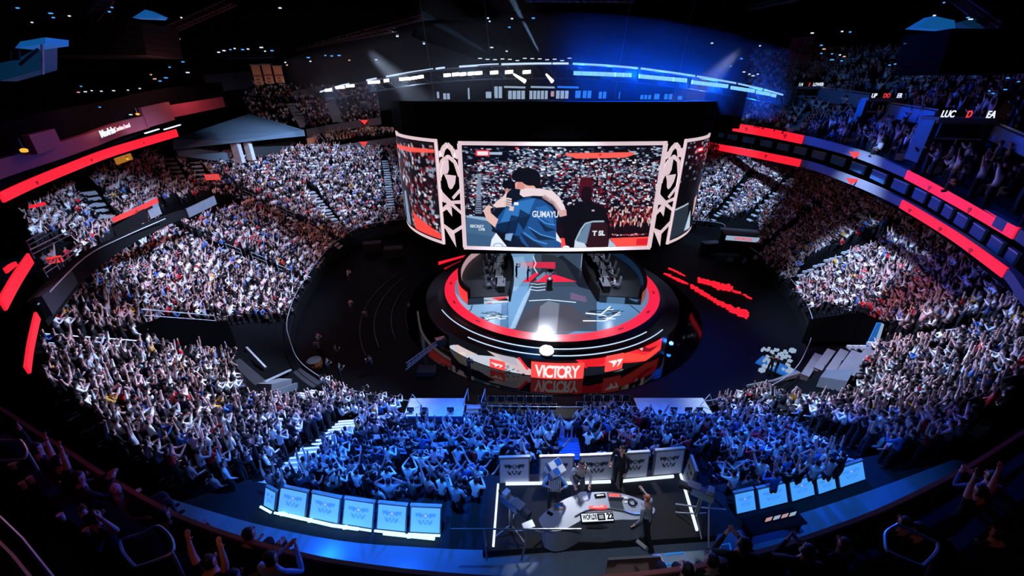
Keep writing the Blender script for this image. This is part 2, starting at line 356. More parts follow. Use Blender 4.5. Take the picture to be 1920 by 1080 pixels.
# places where nobody sits (tunnels, platforms, walkways), outlined as seen from the gallery
VOID = [[(296, 598), (560, 585), (600, 640), (590, 735), (520, 735), (440, 690), (430, 662), (300, 655)],
 [(0, 520), (60, 500), (150, 478), (205, 440), (292, 408), (300, 372), (420, 360), (470, 372), (420, 392), (310, 430), (200, 492), (140, 555), (100, 590), (60, 660), (0, 660)],
 [(1508, 570), (1625, 575), (1640, 650), (1615, 735), (1560, 760), (1470, 745), (1440, 735)], [(1330, 405), (1425, 400), (1420, 490), (1330, 480)],
 [(905, 735), (1090, 735), (1090, 785), (905, 785)], [(925, 862), (1345, 845), (1400, 1080), (900, 1080)], [(480, 915), (840, 955), (850, 1080), (400, 1080)], [(1370, 940), (1640, 875), (1700, 1080), (1370, 1080)],
 [(1043, 800), (1087, 800), (1092, 870), (1040, 870)], [(60, 440), (130, 430), (150, 470), (50, 500)], [(440, 655), (590, 690), (610, 745), (520, 760), (440, 720)], [(0, 660), (78, 660), (90, 720), (230, 840), (330, 890), (330, 960), (0, 960)],
 [(1090, 735), (1340, 735), (1340, 775), (1090, 770)], [(1700, 880), (1930, 760), (1930, 1000), (1600, 1000)], [(750, 740), (900, 740), (900, 792), (750, 792)], [(1195, 738), (1340, 738), (1345, 785), (1195, 785)],
 [(1800, 770), (1900, 750), (1920, 800), (1830, 830)]]
def inpoly(x, y, pl):
    r = False; n = len(pl)
    for i in range(n):
        (ax, ay), (bx, by) = pl[i], pl[(i+1) % n]
        if (ay > y) != (by > y) and x < (bx-ax)*(y-ay)/(by-ay)+ax: r = not r
    return r
STG = Vector((4.05, 38.1, 2.0))
def segd(x, y, ax, ay, bx, by, w):
    t = max(0, min(1, ((x-ax)*(bx-ax)+(y-ay)*(by-ay))/((bx-ax)**2+(by-ay)**2+1e-9))); return math.hypot(x-ax-(bx-ax)*t, y-ay-(by-ay)*t)
USEG = [(1487, 250, 1512, 215, 7), (1585, 272, 1622, 230, 7), (1690, 305, 1733, 265, 7), (1750, 330, 1800, 285, 7), (1745, 216, 1790, 175, 7), (1865, 242, 1895, 202, 7), (1655, 178, 1678, 150, 6), (1388, 228, 1402, 186, 8), (572, 240, 545, 197, 9), (635, 231, 618, 186, 10), (1862, 372, 1920, 335, 7),
 (1395, 182, 1500, 200, 5), (1525, 188, 1622, 208, 6), (1655, 222, 1745, 245, 7), (1830, 268, 1920, 318, 8)]
UVOID = [[(1490, 145), (1540, 150), (1540, 190), (1490, 190)], [(1618, 170), (1680, 176), (1680, 222), (1618, 215)], [(1735, 212), (1845, 235), (1845, 275), (1800, 288), (1735, 262)]]
SPEC = []        # (x, y, z, heading, distance, row, region)
def fill(I, O, n, sp, prob, region, closed=True, zmin=None):
    k = len(I); rows = []
    for r in range(n):
        s = (r+.5)/n; pts = [Vector((a.x+(b.x-a.x)*s, a.y+(b.y-a.y)*s, a.z+(b.z-a.z)*r/(n-1))) for a, b in zip(I, O)]
        if closed: pts.append(pts[0])
        acc = 0; nxt = random.random()*sp
        for a, b in zip(pts[:-1], pts[1:]):
            L = (b-a).length
            while nxt < acc+L:
                c = a.lerp(b, (nxt-acc)/L); nxt += sp*(1+random.uniform(-.12, .12))
                if c.y < .5: continue
                px, py = proj((c.x, c.y, c.z+.9))
                if not (-60 < px < 1980 and 60 < py < 1120): continue
                if region == 'bowl':
                    if any(inpoly(px, py, v) for v in VOID): continue
                    if any(((c.xy-(A.xy+(B.xy-A.xy)*max(0, min(1, (c.xy-A.xy).dot(B.xy-A.xy)/(B.xy-A.xy).length_squared)))).length < .8) for A, B in AISW): continue
                if region != 'bowl' and (any(segd(px, py, *g) < g[4] for g in USEG) or any(inpoly(px, py, v) for v in UVOID)): continue
                pr = prob(px, py) if callable(prob) else prob
                if random.random() > pr: continue
                SPEC.append((c.x+random.uniform(-.08, .08), c.y+random.uniform(-.1, .1), c.z, math.atan2(STG.y-c.y, STG.x-c.x)-math.pi/2+random.uniform(-.35, .35), (c-CAMP).length, r, region, px, py))
            acc += L
def bprob(px, py):
    if 640 < px < 1430 and py > 740: return .5 if px < 1060 else .42
    if py > 840 and (px < 380 or px > 1740): return .5
    if 600 < px < 760 and py < 480: return .9
    return .97
fill(INc, OUc, NROW, .48, bprob, 'bowl')
# ================================================================== UPPER LEVELS
def yz(px, py, Y): return PY(px, py, Y)
# right upper deck: front edge under the upper ribbon, back edge near the roof
UI = [PY(1385, 232, 60), PY(1505, 258, 43), PY(1610, 285, 32), PY(1700, 318, 24), PY(1800, 370, 17.5), PY(1905, 432, 12.5), PY(2100, 560, 7.5)]
UO = [PY(1405, 112, 84), PY(1560, 110, 66), PY(1700, 118, 52), PY(1840, 130, 40), PY(1980, 150, 31), PY(2150, 200, 23), PY(2500, 250, 15)]
UIc, UOc = catmull(UI, 10), catmull(UO, 10)
ud, ud_bvh = terrace('floor_upper_deck_east', UIc, UOc, 22, 'tread', False); tag(ud, kind='structure')
fill(UIc, UOc, 22, .56, lambda x, y: .7 if x < 1600 else .5 if x < 1780 else .38, 'upper right deck', False)
# left far upper deck
VI = [PY(470, 262, 76), PY(560, 250, 82), PY(640, 240, 86), PY(720, 232, 90), PY(800, 228, 92)]
VO = [PY(455, 165, 98), PY(560, 170, 102), PY(640, 172, 105), PY(720, 170, 108), PY(800, 170, 110)]
VIc, VOc = catmull(VI, 8), catmull(VO, 8)
vd, vd_bvh = terrace('floor_upper_deck_north', VIc, VOc, 14, 'tread', False); tag(vd, kind='structure')
fill(VIc, VOc, 14, .62, .75, 'far upper deck', False)
# stairs in the upper decks
for a, b, bv, w, mt, lab in (((1487, 250), (1512, 215), ud_bvh, 1.3, 'step', 'bluish stair in the right upper deck, nearest the scoreboard'), ((1585, 272), (1622, 230), ud_bvh, 1., 'step', 'second bluish stair in the right upper deck from the scoreboard'),
    ((1690, 305), (1733, 265), ud_bvh, .8, 'step', 'third stair in the right upper deck, below the lit portal sign'), ((1750, 330), (1800, 285), ud_bvh, .7, 'step', 'fourth stair in the right upper deck, right of the portal'),
    ((1745, 216), (1790, 175), ud_bvh, .8, 'orange_tint', 'orange-lit stair rising behind the portal in the right upper deck'), ((1865, 242), (1895, 202), ud_bvh, .7, 'orange_tint', 'orange-lit stair near the right edge of the upper deck'),
    ((1655, 178), (1678, 150), ud_bvh, 1., 'step', 'short upper stair between two lit portal signs'), ((1388, 228), (1402, 186), ud_bvh, 1.5, 'step', 'pale blue stair beside the black scoreboard housing'),
    ((572, 240), (545, 197), vd_bvh, 2., 'step', 'left one of two pale stairs in the far upper deck'), ((635, 231), (618, 186), vd_bvh, 2.2, 'step', 'right one of two pale stairs in the far upper deck'),
    ((1862, 372), (1920, 335), ud_bvh, .6, 'step', 'stair at the right edge above the red ribbon')):
    A, B = hitb(*a, bv), hitb(*b, bv); d = Vector((B.x-A.x, B.y-A.y, 0)); L = d.length; d /= L; sd = Vector((-d.y, d.x, 0)); n = max(4, int(L/.45)); mb = MB()
    for k in range(n):
        c = Vector((A.x, A.y, 0))+d*(L*(k+.5)/n); c.z = A.z+(B.z-A.z)*(k+.5)/n+.25; mb.obox(c, sd*w/2, d*L/n*.5, Vector((0, 0, .2)))
    e = mb.build('aisle_stair', mt); tag(e, lab, 'stairs', 'aisle stairs in the upper decks')
# ribbon displays and fascias
def band(pts, hs, name, mt, label=None, cat=None, group=None, th=.25, parent=None, sub=8, kind=None):
    c = catmull(pts, sub); k = len(pts)
    hh = []
    for i in range(len(c)): t = i/sub; j = min(int(t), k-2); hh.append(hs[j]+(hs[j+1]-hs[j])*(t-j))
    mb = MB(); mb.strip(c, hh, th); o = mb.build(name, mt, parent)
    if parent is None: tag(o, label, cat, group, kind)
    return o, c, hh
RL = [(1315, 270, 80), (1400, 286, 57), (1500, 306, 42), (1600, 341, 31), (1690, 382, 24.5), (1745, 415, 21), (1800, 450, 18), (1885, 512, 14), (1930, 570, 11.5), (2050, 700, 9)]
RU = [(1375, 238, 62), (1440, 249, 51), (1505, 262, 42.5), (1600, 287, 32), (1700, 327, 23.8), (1760, 358, 20), (1830, 396, 16), (1905, 438, 12.3), (1990, 500, 10)]
RLh = [1.05, .9, .72, .58, .5, .46, .43, .4, .38, .38]; RUh = [1.1, .95, .8, .62, .5, .46, .42, .38, .36]
band([PY(*a)+Vector((.25, .15, 0)) for a in RL], [h*.95 for h in RLh], 'trim_1', 'fascia', kind='structure')
band([PY(*a)+Vector((.25, .15, 0)) for a in RU], [h*.95 for h in RUh], 'trim_2', 'fascia', kind='structure')
def diamond(c, d, n, s, mt, parent):
    mb = MB(); u = Vector((0, 0, 1)); mb.prism([c-d*s-n*.02+u*s*.35, c-d*s*.5+u*s*.6-n*.02, c+d*s*.5+u*s*.6-n*.02, c+d*s+u*s*.35-n*.02, c-u*s*.6-n*.02], -n*.04); return mb.build('emblem', mt, parent)
def ledrun(pix, hs, label, emblems=(), group='red ribbon displays on the gallery fronts', mt='red'):
    pts = [PY(*a) for a in pix]; e = empty('ribbon_display', pts[0], label, 'display', group)
    _, c, _ = band(pts, hs, 'led_panel', mt, parent=e, th=.08)
    for q in emblems:
        i = max(1, min(len(c)-2, int(q*(len(c)-1)))); d = (c[i+1]-c[i-1]).normalized(); n = Vector((-d.y, d.x, 0)).normalized()
        if n.dot(c[i]-CAMP) < 0: n = -n
        diamond(c[i]-n*.16, d, n, hs[0]*.38, 'redd', e)
    return e
ledrun(RL[:3], RLh[:3], 'red ribbon display right of the scoreboard on the lower gallery front', (.3, .7))
ledrun(RL[4:8], RLh[4:8], 'long red ribbon display curving down at the right on the lower gallery front', (.2, .5, .8))
ledrun(RU[:3], RUh[:3], 'red ribbon display starting beside the black scoreboard housing on the upper gallery front', (.3, .8))
ledrun(RU[4:8], RUh[4:8], 'long red ribbon display at the right edge on the upper gallery front', (.3, .7))
for px, py, Y, lab, s in ((1604, 290, 31.5, 'red diamond emblem lit on the grey upper gallery front', .42), (1598, 339, 31, 'red diamond emblem lit on the grey lower gallery front', .42), (684, 270, 76, 'red diamond emblem on the grey balcony front left of the scoreboard, lower', .8), (685, 229, 86, 'red diamond emblem on the upper grey balcony front left of the scoreboard', .8)):
    c = PY(px, py, Y)-Vector((.15, .2, 0)); mb = MB(); u = Vector((0, 0, 1)); d = Vector((.75, -.66, 0)) if px > 1000 else Vector((1, 0, 0))
    mb.prism([c-d*s+u*s*.5, c+d*s+u*s*.5, c-u*s*.6], Vector((0, .06, 0))); tag(mb.build('lit_emblem', 'redsoft'), lab, 'display')
ledrun([(2, 371, 17.5), (60, 344, 21), (130, 315, 26), (200, 288, 32), (265, 268, 40), (332, 249, 50)], [.42, .47, .54, .62, .72, .82], 'long red ribbon display at upper left below the maroon gallery', (.2, .5, .8))
ledrun([(4, 572, 13), (30, 525, 15), (57, 484, 17.5)], [.48, .5, .5], 'short red ribbon display at the left edge beside the lower stand', (), mt='red')
ledrun([(51, 694, 11), (58, 645, 12.2), (70, 592, 14)], [.3, .32, .34], 'narrow upright-looking red ribbon display at the left edge, lowest of all', (), mt='red')
ledrun([(212, 413, 26), (252, 396, 27.5), (295, 375, 29.5)], [.3, .32, .34], 'short coral ribbon display over the dark entrance in the left stand', (.5,), mt='redsoft')
ledrun([(56, 388, 22), (70, 385, 22.5), (84, 381, 23)], [.16, .16, .16], 'tiny red strip display high at the left edge', (), mt='red')
ledrun([(10, 508, 17), (20, 500, 17.5), (30, 494, 18)], [.25, .25, .2], 'small red strip display behind the left edge ribbon', (), mt='red')
# suites behind the right ribbons: a dark level with blue-lit glass fronts
def suites(pix, hs, nm, mt, n, label, grp, gap=.25, cat='suite front'):
    c = catmull([PY(*a) for a in pix], 12); hs0 = hs; k = len(c)-1
    for j in range(n):
        a, b = (j+gap/2)/n*k, (j+1-gap/2)/n*k; p = [c[int(a)].lerp(c[min(int(a)+1, k)], a-int(a)), c[int(b)].lerp(c[min(int(b)+1, k)], b-int(b))]
        h = hs0[0]+(hs0[1]-hs0[0])*(j/n); e = empty(nm, p[0], label, cat, grp); mb = MB(); mb.strip(p, h, .1); mb.build('glass_panel', mt, e)
        mb = MB(); u = Vector((0, 0, h/2)); mb.beam(p[0]+u, p[1]+u, .14, .06); mb.build('top_rail', 'rail', e)
M['suiteblue'] = mat('blue_lit_glass', '274a6e', .5, 0, .4, 2, '173a60', .12); M['suitewarm'] = mat('warm_suite_panel', 'b9806a', .6, 0, .3, 2, 'a8705c', .4)
suites([(1345, 252, 78), (1440, 270, 55), (1560, 298, 38), (1700, 355, 25), (1800, 412, 19.5), (1910, 490, 14.5)], (.8, .45), 'glazed_suite', 'suiteblue', 18, 'low blue-lit glass suite front between the two red ribbons', 'blue-lit suite fronts between the right ribbons', .35)
band([PY(1330, 262, 84), PY(1440, 272, 60), PY(1560, 305, 42), PY(1700, 362, 28), PY(1800, 418, 21.5), PY(1930, 510, 15)], [3.2, 3, 2.6, 2.4, 2.2, 2], 'wall_east_suites', 'void', kind='structure')
# warm suites at far left of the scoreboard
band([PY(575, 250, 83), PY(650, 236, 86), PY(718, 226, 88)], [1.5, 1.4, 1.3], 'trim_3', 'fascia', kind='structure')
band([PY(588, 287, 76), PY(660, 275, 77), PY(742, 263, 78)], [1.3, 1.2, 1.1], 'trim_4', 'fascia', kind='structure')
for i, (a, b, ya, yb) in enumerate(((576, 598, 266, 261), (608, 657, 258, 252), (670, 706, 248, 244), (717, 738, 240, 238))):
    mb = MB(); mb.strip([PY(a, ya, 84), PY(b, yb, 85)], 1.35, .2); tag(mb.build('suite_panel', 'suitewarm'), 'warm lit suite panel left of the scoreboard above the grey balcony front', 'suite front', 'warm suite panels left of the scoreboard')
VI2 = [PY(590, 275, 79), PY(660, 266, 80), PY(738, 257, 81)]; VO2 = [PY(590, 262, 83), PY(660, 253, 84), PY(738, 247, 85)]
fill(catmull(VI2, 6), catmull(VO2, 6), 3, .6, .9, 'suite balcony', False)
band([PY(588, 300, 80), PY(660, 290, 81), PY(760, 280, 82)], [2.2, 2.2, 2.2], 'wall_north_low', 'black', kind='structure')
# maroon gallery at upper left
e = empty('maroon_gallery', PY(0, 315, 14.5), 'maroon gallery front at upper left carrying a beer sign', 'gallery')
band([PY(-60, 337, 12), PY(0, 315, 14.5), (PY(105, 283, 18)), PY(170, 262, 22)], [.55, .58, .62, .66], 'front_panel', 'maroon', parent=e)
band([PY(170, 262, 22), PY(220, 243, 26), PY(272, 229, 32)], [.66, .75, .85], 'front_panel', 'maroon', parent=e)
band([PY(268, 221, 31.6), PY(296, 214, 34), PY(320, 208, 37)], [1.35, 1.35, 1.4], 'bay_panel', 'maroon', parent=e, th=.2)
band([PY(320, 209, 38), PY(370, 200, 42), PY(418, 191, 47)], [.95, .95, .95], 'front_panel', 'maroon', parent=e)
band([PY(56, 272, 16), PY(80, 265, 17), PY(104, 258, 18)], [.7, .7, .7], 'bay_panel', 'maroon', parent=e, th=.2)
a, b = PY(168, 254, 21.9), PY(200, 243, 24.3); dx = (b-a).normalized(); nrm = Vector((-dx.y, dx.x, 0)).normalized()
text_at('sign_lettering', 'Modelo', 'wledsoft', (a+b)/2-nrm*.35+Vector((.05, 0, 0)), dx, (0, 0, 1), .46, e, .02, .012, 1.7)
a, b = PY(197, 245, 24), PY(232, 234, 26.5); dx = (b-a).normalized()
text_at('sign_lettering', 'Cantina Local', 'cream', (a+b)/2-nrm*.35, dx, (0, 0, 1), .34, e, .02, 0, 1.25)
band([PY(-60, 315, 14), PY(0, 290, 16.5), PY(105, 258, 20), PY(200, 232, 27), PY(320, 195, 40), PY(420, 178, 50)], [2, 2, 2.2, 2.4, 2.6, 2.6], 'wall_west_gallery', 'void', kind='structure')
band([PY(-40, 350, 17), PY(60, 320, 24), PY(200, 270, 38), PY(340, 235, 57)], [1, 1, 1.2, 1.3], 'wall_west_low', 'void', kind='structure')
for (a, b) in (((115, 302), (163, 286)), ((272, 250), (298, 242)), ((308, 243), (338, 234))):
    mb = MB(); mb.beam(PY(*a, 30), PY(*b, 34), .1, .07); tag(mb.build('light_strip', 'wledsoft'), 'thin white light strip above the long red ribbon at upper left', 'light', 'thin white strips over the left ribbon')
for px, py, Y in ((45, 282, 15), (258, 214, 30), (239, 298, 40)):
    e2 = empty('gallery_lamp', PY(px, py, Y), 'amber glowing lamp spot beside the maroon gallery', 'lamp', 'amber lamps of the maroon gallery'); c = PY(px, py, Y)
    mb = MB(); mb.lathe(c, [(.03, -.07), (.1, -.05), (.11, .03), (.05, .07)], 10); mb.build('shade', 'yellow', e2); mb = MB(); mb.tube([c+Vector((0, 0, .06)), c+Vector((0, 0, .4))], .02, 5); mb.build('stem', 'steel', e2)
# amber bar window under the ribbon
mb = MB(); M['ambwin'] = mat('amber_bar', '805020', .6, 0, .9, 6, 'c8862a', .6); mb.strip([PY(217, 303, 40), PY(246, 293, 43)], .6, .1); tag(mb.build('bar_window', 'ambwin'), 'amber-lit bar window below the long red ribbon at upper left', 'window')
# grey roof slab with white columns
e = empty('roof_pavilion', PY(450, 285, 60), 'large grey pavilion roof slab on white columns at upper left', 'pavilion')
tl, ap, rt, fm, fl = PY(325, 262, 52), PY(468, 213, 74), PY(570, 244, 70), PY(440, 268, 57), PY(325, 280, 51)
mb = MB(); mb.add([fl, fm, rt+Vector((0, 0, -.9)), tl+Vector((0, 0, .1)), ap, rt, fm+Vector((0, 0, .25)), ap+Vector((0, 0, -1.2))], [(3, 6, 5, 4), (0, 1, 6, 3), (1, 2, 5, 6), (0, 7, 2, 1), (0, 3, 4, 7), (4, 5, 2, 7)])
M['roofgrey'] = mat('grey_roof_sheet', '5d7183', .6, 0, .3, .12); mb.build('roof_slab', 'roofgrey', e)
for px0, px1, y0, y1, Y in ((434, 447, 268, 305, 58), (458, 468, 266, 300, 60)):
    a, b = PY(px0, y0, Y), PY(px1, y0, Y); z1 = PY(px0, y1, Y).z; mb = MB(); mb.obox(((a+b)/2+Vector((0, 0, (z1-a.z)/2))), (b-a)/2, Vector((0, .4, 0)), Vector((0, 0, (a.z-z1)/2))); mb.build('column', 'white', e)
a, b = PY(330, 284, 52.5), PY(432, 296, 58); mb = MB(); mb.strip([a+Vector((0, 0, .1)), b], 1.3, .3); mb.build('wall_panel', 'roofgrey', e)
a, b = PY(470, 285, 61), PY(545, 275, 70); mb = MB(); mb.strip([a, b], 1.6, .3); mb.build('wall_panel', 'dgrey', e)
# small signs, boxes and blocks in the left stand
def board(c0, c1, h, nm, mt, label, cat, th=.15, group=None):
    mb = MB(); mb.strip([c0, c1], h, th); return tag(mb.build(nm, mt), label, cat, group)
e = empty('exit_sign', PY(398, 332, 48), 'small red exit sign glowing in the upper left stand', 'sign'); c = PY(398, 332, 46)
mb = MB(); mb.box(c, (1.4, .15, .62), .25); mb.build('case', 'redsoft', e); text_at('lettering', 'EXIT', 'white', c-Vector((0, .1, 0)), (.97, .25, 0), (0, 0, 1), .5, e, .01, .01)
e = empty('exit_sign', PY(103, 488, 20), 'small red exit sign glowing near the left edge above the lower stand', 'sign'); c = PY(103, 487, 19)
mb = MB(); mb.box(c, (.55, .08, .34), .75); mb.build('case', 'redsoft', e); text_at('lettering', 'EXIT', 'white', c-Vector((-.03, .06, 0)), (.73, .68, 0), (0, 0, 1), .24, e, .01, .01)
board(PY(351, 400, 33), PY(403, 375, 36), .75, 'balcony_board', 'grey', 'grey board on the dark walkway right of the coral display', 'board')
board(PY(275, 395, 29), PY(296, 385, 30), 1.3, 'entrance_side_wall', 'concl', 'pale side wall of the dark entrance under the coral display', 'wall panel')
board(PY(213, 432, 26.3), PY(275, 402, 28), .8, 'entrance_shade', 'black', 'black board for the shaded entrance under the coral display', 'entrance')  # black board put in for the shade inside the entrance
band([PY(70, 590, 15.5), PY(110, 545, 18), PY(160, 495, 21), PY(230, 452, 24.5), PY(300, 418, 28.5), PY(345, 400, 33)], [1.3, 1.3, 1.1, .8, .7, .6], 'wall_west_walkway', 'black', kind='structure')
mb = MB(); mb.tube(catmull([PY(70, 572, 15.4), PY(160, 482, 20.8), PY(230, 445, 24.3), PY(310, 410, 28.3)], 5), .035, 5); tag(mb.build('walkway_rail', 'rail'), 'pale rail along the dark walkway above the left stand', 'railing')
band([PY(82, 575, 15.6), PY(110, 545, 17.8), PY(135, 520, 19.5)], [1., .9, .7], 'leaning_board', 'dgrey', 'dim grey panel leaning in the dark walkway at the left', 'panel')
# rows of rails left edge
for i, (a, b) in enumerate((((58, 468, 19), (120, 432, 22)), ((65, 485, 18), (140, 445, 21.5)), ((90, 520, 17.5), (112, 505, 18.5)), ((120, 500, 19), (160, 470, 21)))):
    mb = MB(); p, q = PY(*a), PY(*b); u = Vector((0, 0, .45)); mb.tube([p, p+u, q+u, q], .03, 5); mb.tube([p+u*.5, q+u*.5], .02, 5); tag(mb.build('guard_rail', 'rail'), 'pale guard rail on the dark platform at the left edge', 'railing', 'guard rails of the left edge platform')
for a, b, lab in (((95, 659), (280, 668), 'long pale double rail crossing the left stand'), ((1755, 648), (1850, 642), 'pale rail crossing the right stand near the edge')):
    p, q = hitb(*a), hitb(*b); u = Vector((0, 0, .5)); e = empty('stand_rail', p, lab, 'railing'); mb = MB(); mb.tube([p+u*2, q+u*2], .04, 5); mb.tube([p+u, q+u], .03, 5); mb.build('rail', 'rail', e)
    for k in range(6): mb = MB(); c = p.lerp(q, k/5); mb.tube([c, c+u*2], .03, 5); mb.build('post', 'rail', e)
# guard rails inside both stands
for i, (x, y) in enumerate(((150, 604), (190, 608), (225, 612), (120, 600), (1660, 622), (1700, 616), (1735, 614), (1770, 608), (1800, 606), (1830, 602), (1755, 735), (1790, 742), (1820, 752), (1700, 742))):
    p = hitb(x, y); q = hitb(x+24, y+1); u = Vector((0, 0, .95)); mb = MB(); mb.tube([p, p+u, q+u, q], .03, 5); mb.tube([p+u*.5, q+u*.5], .02, 5)
    tag(mb.build('guard_rail', 'rail'), ('pale guard rail loop between spectators in the left stand' if x < 900 else 'pale guard rail loop between spectators in the right stand'), 'railing', 'guard rails in the left stand' if x < 900 else 'guard rails in the right stand')
M['parapet'] = mat('blue_grey_parapet', '6f88a8', .7, 0, .2, 1)
# upper deck portals with lit signs
for i, (px, py, Y, w, lab, tx) in enumerate(((1512, 168, 66, 3.6, 'pale entrance portal in the right upper deck nearest the light ring', ('114', 'E', 'LOWER')), (1650, 192, 46, 3.2, 'entrance portal with red and blue lit sign in the middle of the right upper deck', ('UP', 'DO', 'ER')), (1790, 232, 31, 3.4, 'large entrance portal with lit sign and pale wall at the right of the upper deck', ('LUC', 'D', 'EA')))):
    g = hitb(px, py+(24, 30, 42)[i], ud_bvh); Y = g.y-1.2; c = PY(px, py, Y); w = (46, 58, 84)[i]/740*((c-CAMP).length)*.6; a = -.45; e = empty('entrance_portal', c, lab, 'portal'); X = Vector((math.cos(a), math.sin(a), 0)); Yd = Vector((-X.y, X.x, 0)); U = Vector((0, 0, 1)); 
    mb = MB(); mb.obox(c+U*.2, X*w/2, Yd*1.2, U*.14); mb.build('canopy', 'concl', e)
    mb = MB(); mb.obox(c-U*.9-X*w*.47, X*.12, Yd*1., U*1.1); mb.build('side_wall', 'dgrey', e); mb = MB(); mb.obox(c-U*.9+X*w*.47, X*.12, Yd*1., U*1.1); mb.build('side_wall', 'dgrey', e)
    mb = MB(); mb.obox(c-U*.9+Yd*.6+X*w*.15, X*w*.3, Yd*.1, U*1.1); mb.build('back_wall', 'concl' if i == 2 else 'dgrey', e)
    mb = MB(); mb.obox(c-U*.7-Yd*.9, X*w*.44, Yd*.04, U*.04); mb.build('barrier', 'rail', e)
    x0 = -w*.36
    for k, t in enumerate(tx): text_at('sign_lettering', t, 'redsoft' if k == 1 else 'wledsoft', c+X*(x0+w*.36*k)+U*.5-Yd*1.1, X, U, w*.2, e, .02, .01, .62)
for a, b in (((1395, 186), (1500, 205)), ((1528, 193), (1622, 211)), ((1655, 228), (1742, 249)), ((1835, 275), (1920, 322))):
    p, q = hitb(*a, ud_bvh)+Vector((-.3, -.3, .9)), hitb(*b, ud_bvh)+Vector((-.3, -.3, .9)); h = .9*p.y/45+.25
    band([p, q], [h, h*.9], 'trim_5', 'parapet', kind='structure'); mb = MB(); mb.tube([p+Vector((0, 0, h*.6)), q+Vector((0, 0, h*.55))], .05, 5); tag(mb.build('parapet_rail', 'rail'), 'pale rail on a parapet across the right upper deck', 'railing', 'parapet rails in the right upper deck')
band([PY(550, 178, 96), PY(600, 168, 97)], [1.4, 1.4], 'trim_6', 'concl', kind='structure')
band([PY(385, 158, 62), PY(440, 152, 66), PY(470, 148, 70)], [2.2, 2.2, 2], 'trim_7', 'dgrey', kind='structure')
# hanging banners
def banner(px0, px1, py0, py1, Y, mt, lab, txt, tm):
    a, b = PY(px0, py0, Y), PY(px1, py0, Y); h = a.z-PY(px0, py1, Y).z; e = empty('hanging_banner', a, lab, 'banner', None); mb = MB(); mb.obox((a+b)/2-Vector((0, 0, h/2)), (b-a)/2, Vector((0, .04, 0)), Vector((0, 0, h/2))); mb.build('cloth', mt, e)
    for k, t in enumerate(txt): text_at('lettering', t, tm, (a+b)/2-Vector((0, .07, h*(.5 if len(txt) == 1 else .55+.18*k))), (1, 0, 0), (0, 0, 1), h*(.5 if len(txt) == 1 else .14), e, .01, .01, .8)
    mb = MB(); mb.tube([a+Vector((-.2, 0, .05)), b+Vector((.2, 0, .05))], .06, 5); mb.build('batten', 'steel', e)
M['orange'] = mat('orange_banner', 'd08a5a', .8, 0, .2, 1)
banner(470, 486, 122, 159, 62, 'orange', 'orange hanging banner, leftmost of three', ['CHAMPIONS', 'NBA', '2015'], 'maroon'); banner(490, 506, 121, 157, 62, 'orange', 'orange hanging banner in the middle of three', ['CHAMPIONS', 'NBA', '2017'], 'maroon'); banner(511, 527, 124, 155, 62, 'orange', 'orange hanging banner, rightmost of three', ['CHAMPIONS', 'NBA', '2018'], 'maroon')
banner(1486, 1504, 72, 115, 55, 'banred', 'dark red hanging banner lettered 14, left of its neighbour', ['14'], 'black'); banner(1508, 1528, 70, 118, 55, 'banred', 'dark red hanging banner lettered 13, right of its neighbour', ['13'], 'black'); banner(1402, 1413, 118, 136, 75, 'grey', 'small pale hanging banner right of the light ring', ['3'], 'black')
# ================================================================== ROOF
mb = MB(); mb.add([(-90, -10, 40), (100, -10, 40), (100, 130, 40), (-90, 130, 40)], [(3, 2, 1, 0)]); tag(mb.build('ceiling', 'black'), kind='structure')
mb = MB(); mb.add([(-90, 125, -1), (100, 125, -1), (100, 125, 40), (-90, 125, 40)], [(0, 1, 2, 3)]); tag(mb.build('wall_north', 'black'), kind='structure')
mb = MB(); mb.add([(-72, -10, -1), (-72, 125, -1), (-72, 125, 40), (-72, -10, 40)], [(0, 1, 2, 3)]); tag(mb.build('wall_west', 'black'), kind='structure')
mb = MB(); mb.add([(95, -10, -1), (95, 125, -1), (95, 125, 40), (95, -10, 40)], [(3, 2, 1, 0)]); tag(mb.build('wall_east', 'black'), kind='structure')
def truss(p, q, w=1., r=.07, n=10, label='', mt='dgrey', grp='roof trusses'):
    p, q = Vector(p), Vector(q); d = (q-p).normalized(); s = d.cross(Vector((0, 0, 1))).normalized()*w/2; u = Vector((0, 0, w*.8)); mb = MB()
    for o in (s, -s, u): mb.tube([p+o, q+o], r, 5)
    for i in range(n):
        a, b = p.lerp(q, i/n), p.lerp(q, (i+1)/n)
        mb.tube([a+s, a+u, b+s], r*.6, 4); mb.tube([a-s, a+u, b-s], r*.6, 4); mb.tube([a+s, b-s], r*.6, 4)
    return tag(mb.build('roof_truss', mt), label, 'truss', grp)
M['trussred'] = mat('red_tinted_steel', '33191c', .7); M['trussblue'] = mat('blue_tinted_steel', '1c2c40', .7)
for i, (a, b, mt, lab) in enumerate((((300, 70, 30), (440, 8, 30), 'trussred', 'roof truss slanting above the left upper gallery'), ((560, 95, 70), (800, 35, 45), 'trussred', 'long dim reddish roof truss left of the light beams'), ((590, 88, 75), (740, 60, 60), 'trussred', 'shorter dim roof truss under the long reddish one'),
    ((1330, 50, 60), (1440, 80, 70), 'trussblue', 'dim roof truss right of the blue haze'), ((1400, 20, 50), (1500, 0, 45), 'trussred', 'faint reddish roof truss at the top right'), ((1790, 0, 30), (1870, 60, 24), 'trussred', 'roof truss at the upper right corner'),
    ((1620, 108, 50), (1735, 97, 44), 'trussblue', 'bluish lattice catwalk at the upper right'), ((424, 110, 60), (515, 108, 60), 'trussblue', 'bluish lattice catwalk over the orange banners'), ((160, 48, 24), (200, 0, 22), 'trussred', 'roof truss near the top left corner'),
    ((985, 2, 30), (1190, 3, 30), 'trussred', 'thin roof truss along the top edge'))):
    truss(PY(*a), PY(*b), .5, .035, 14, lab, mt)
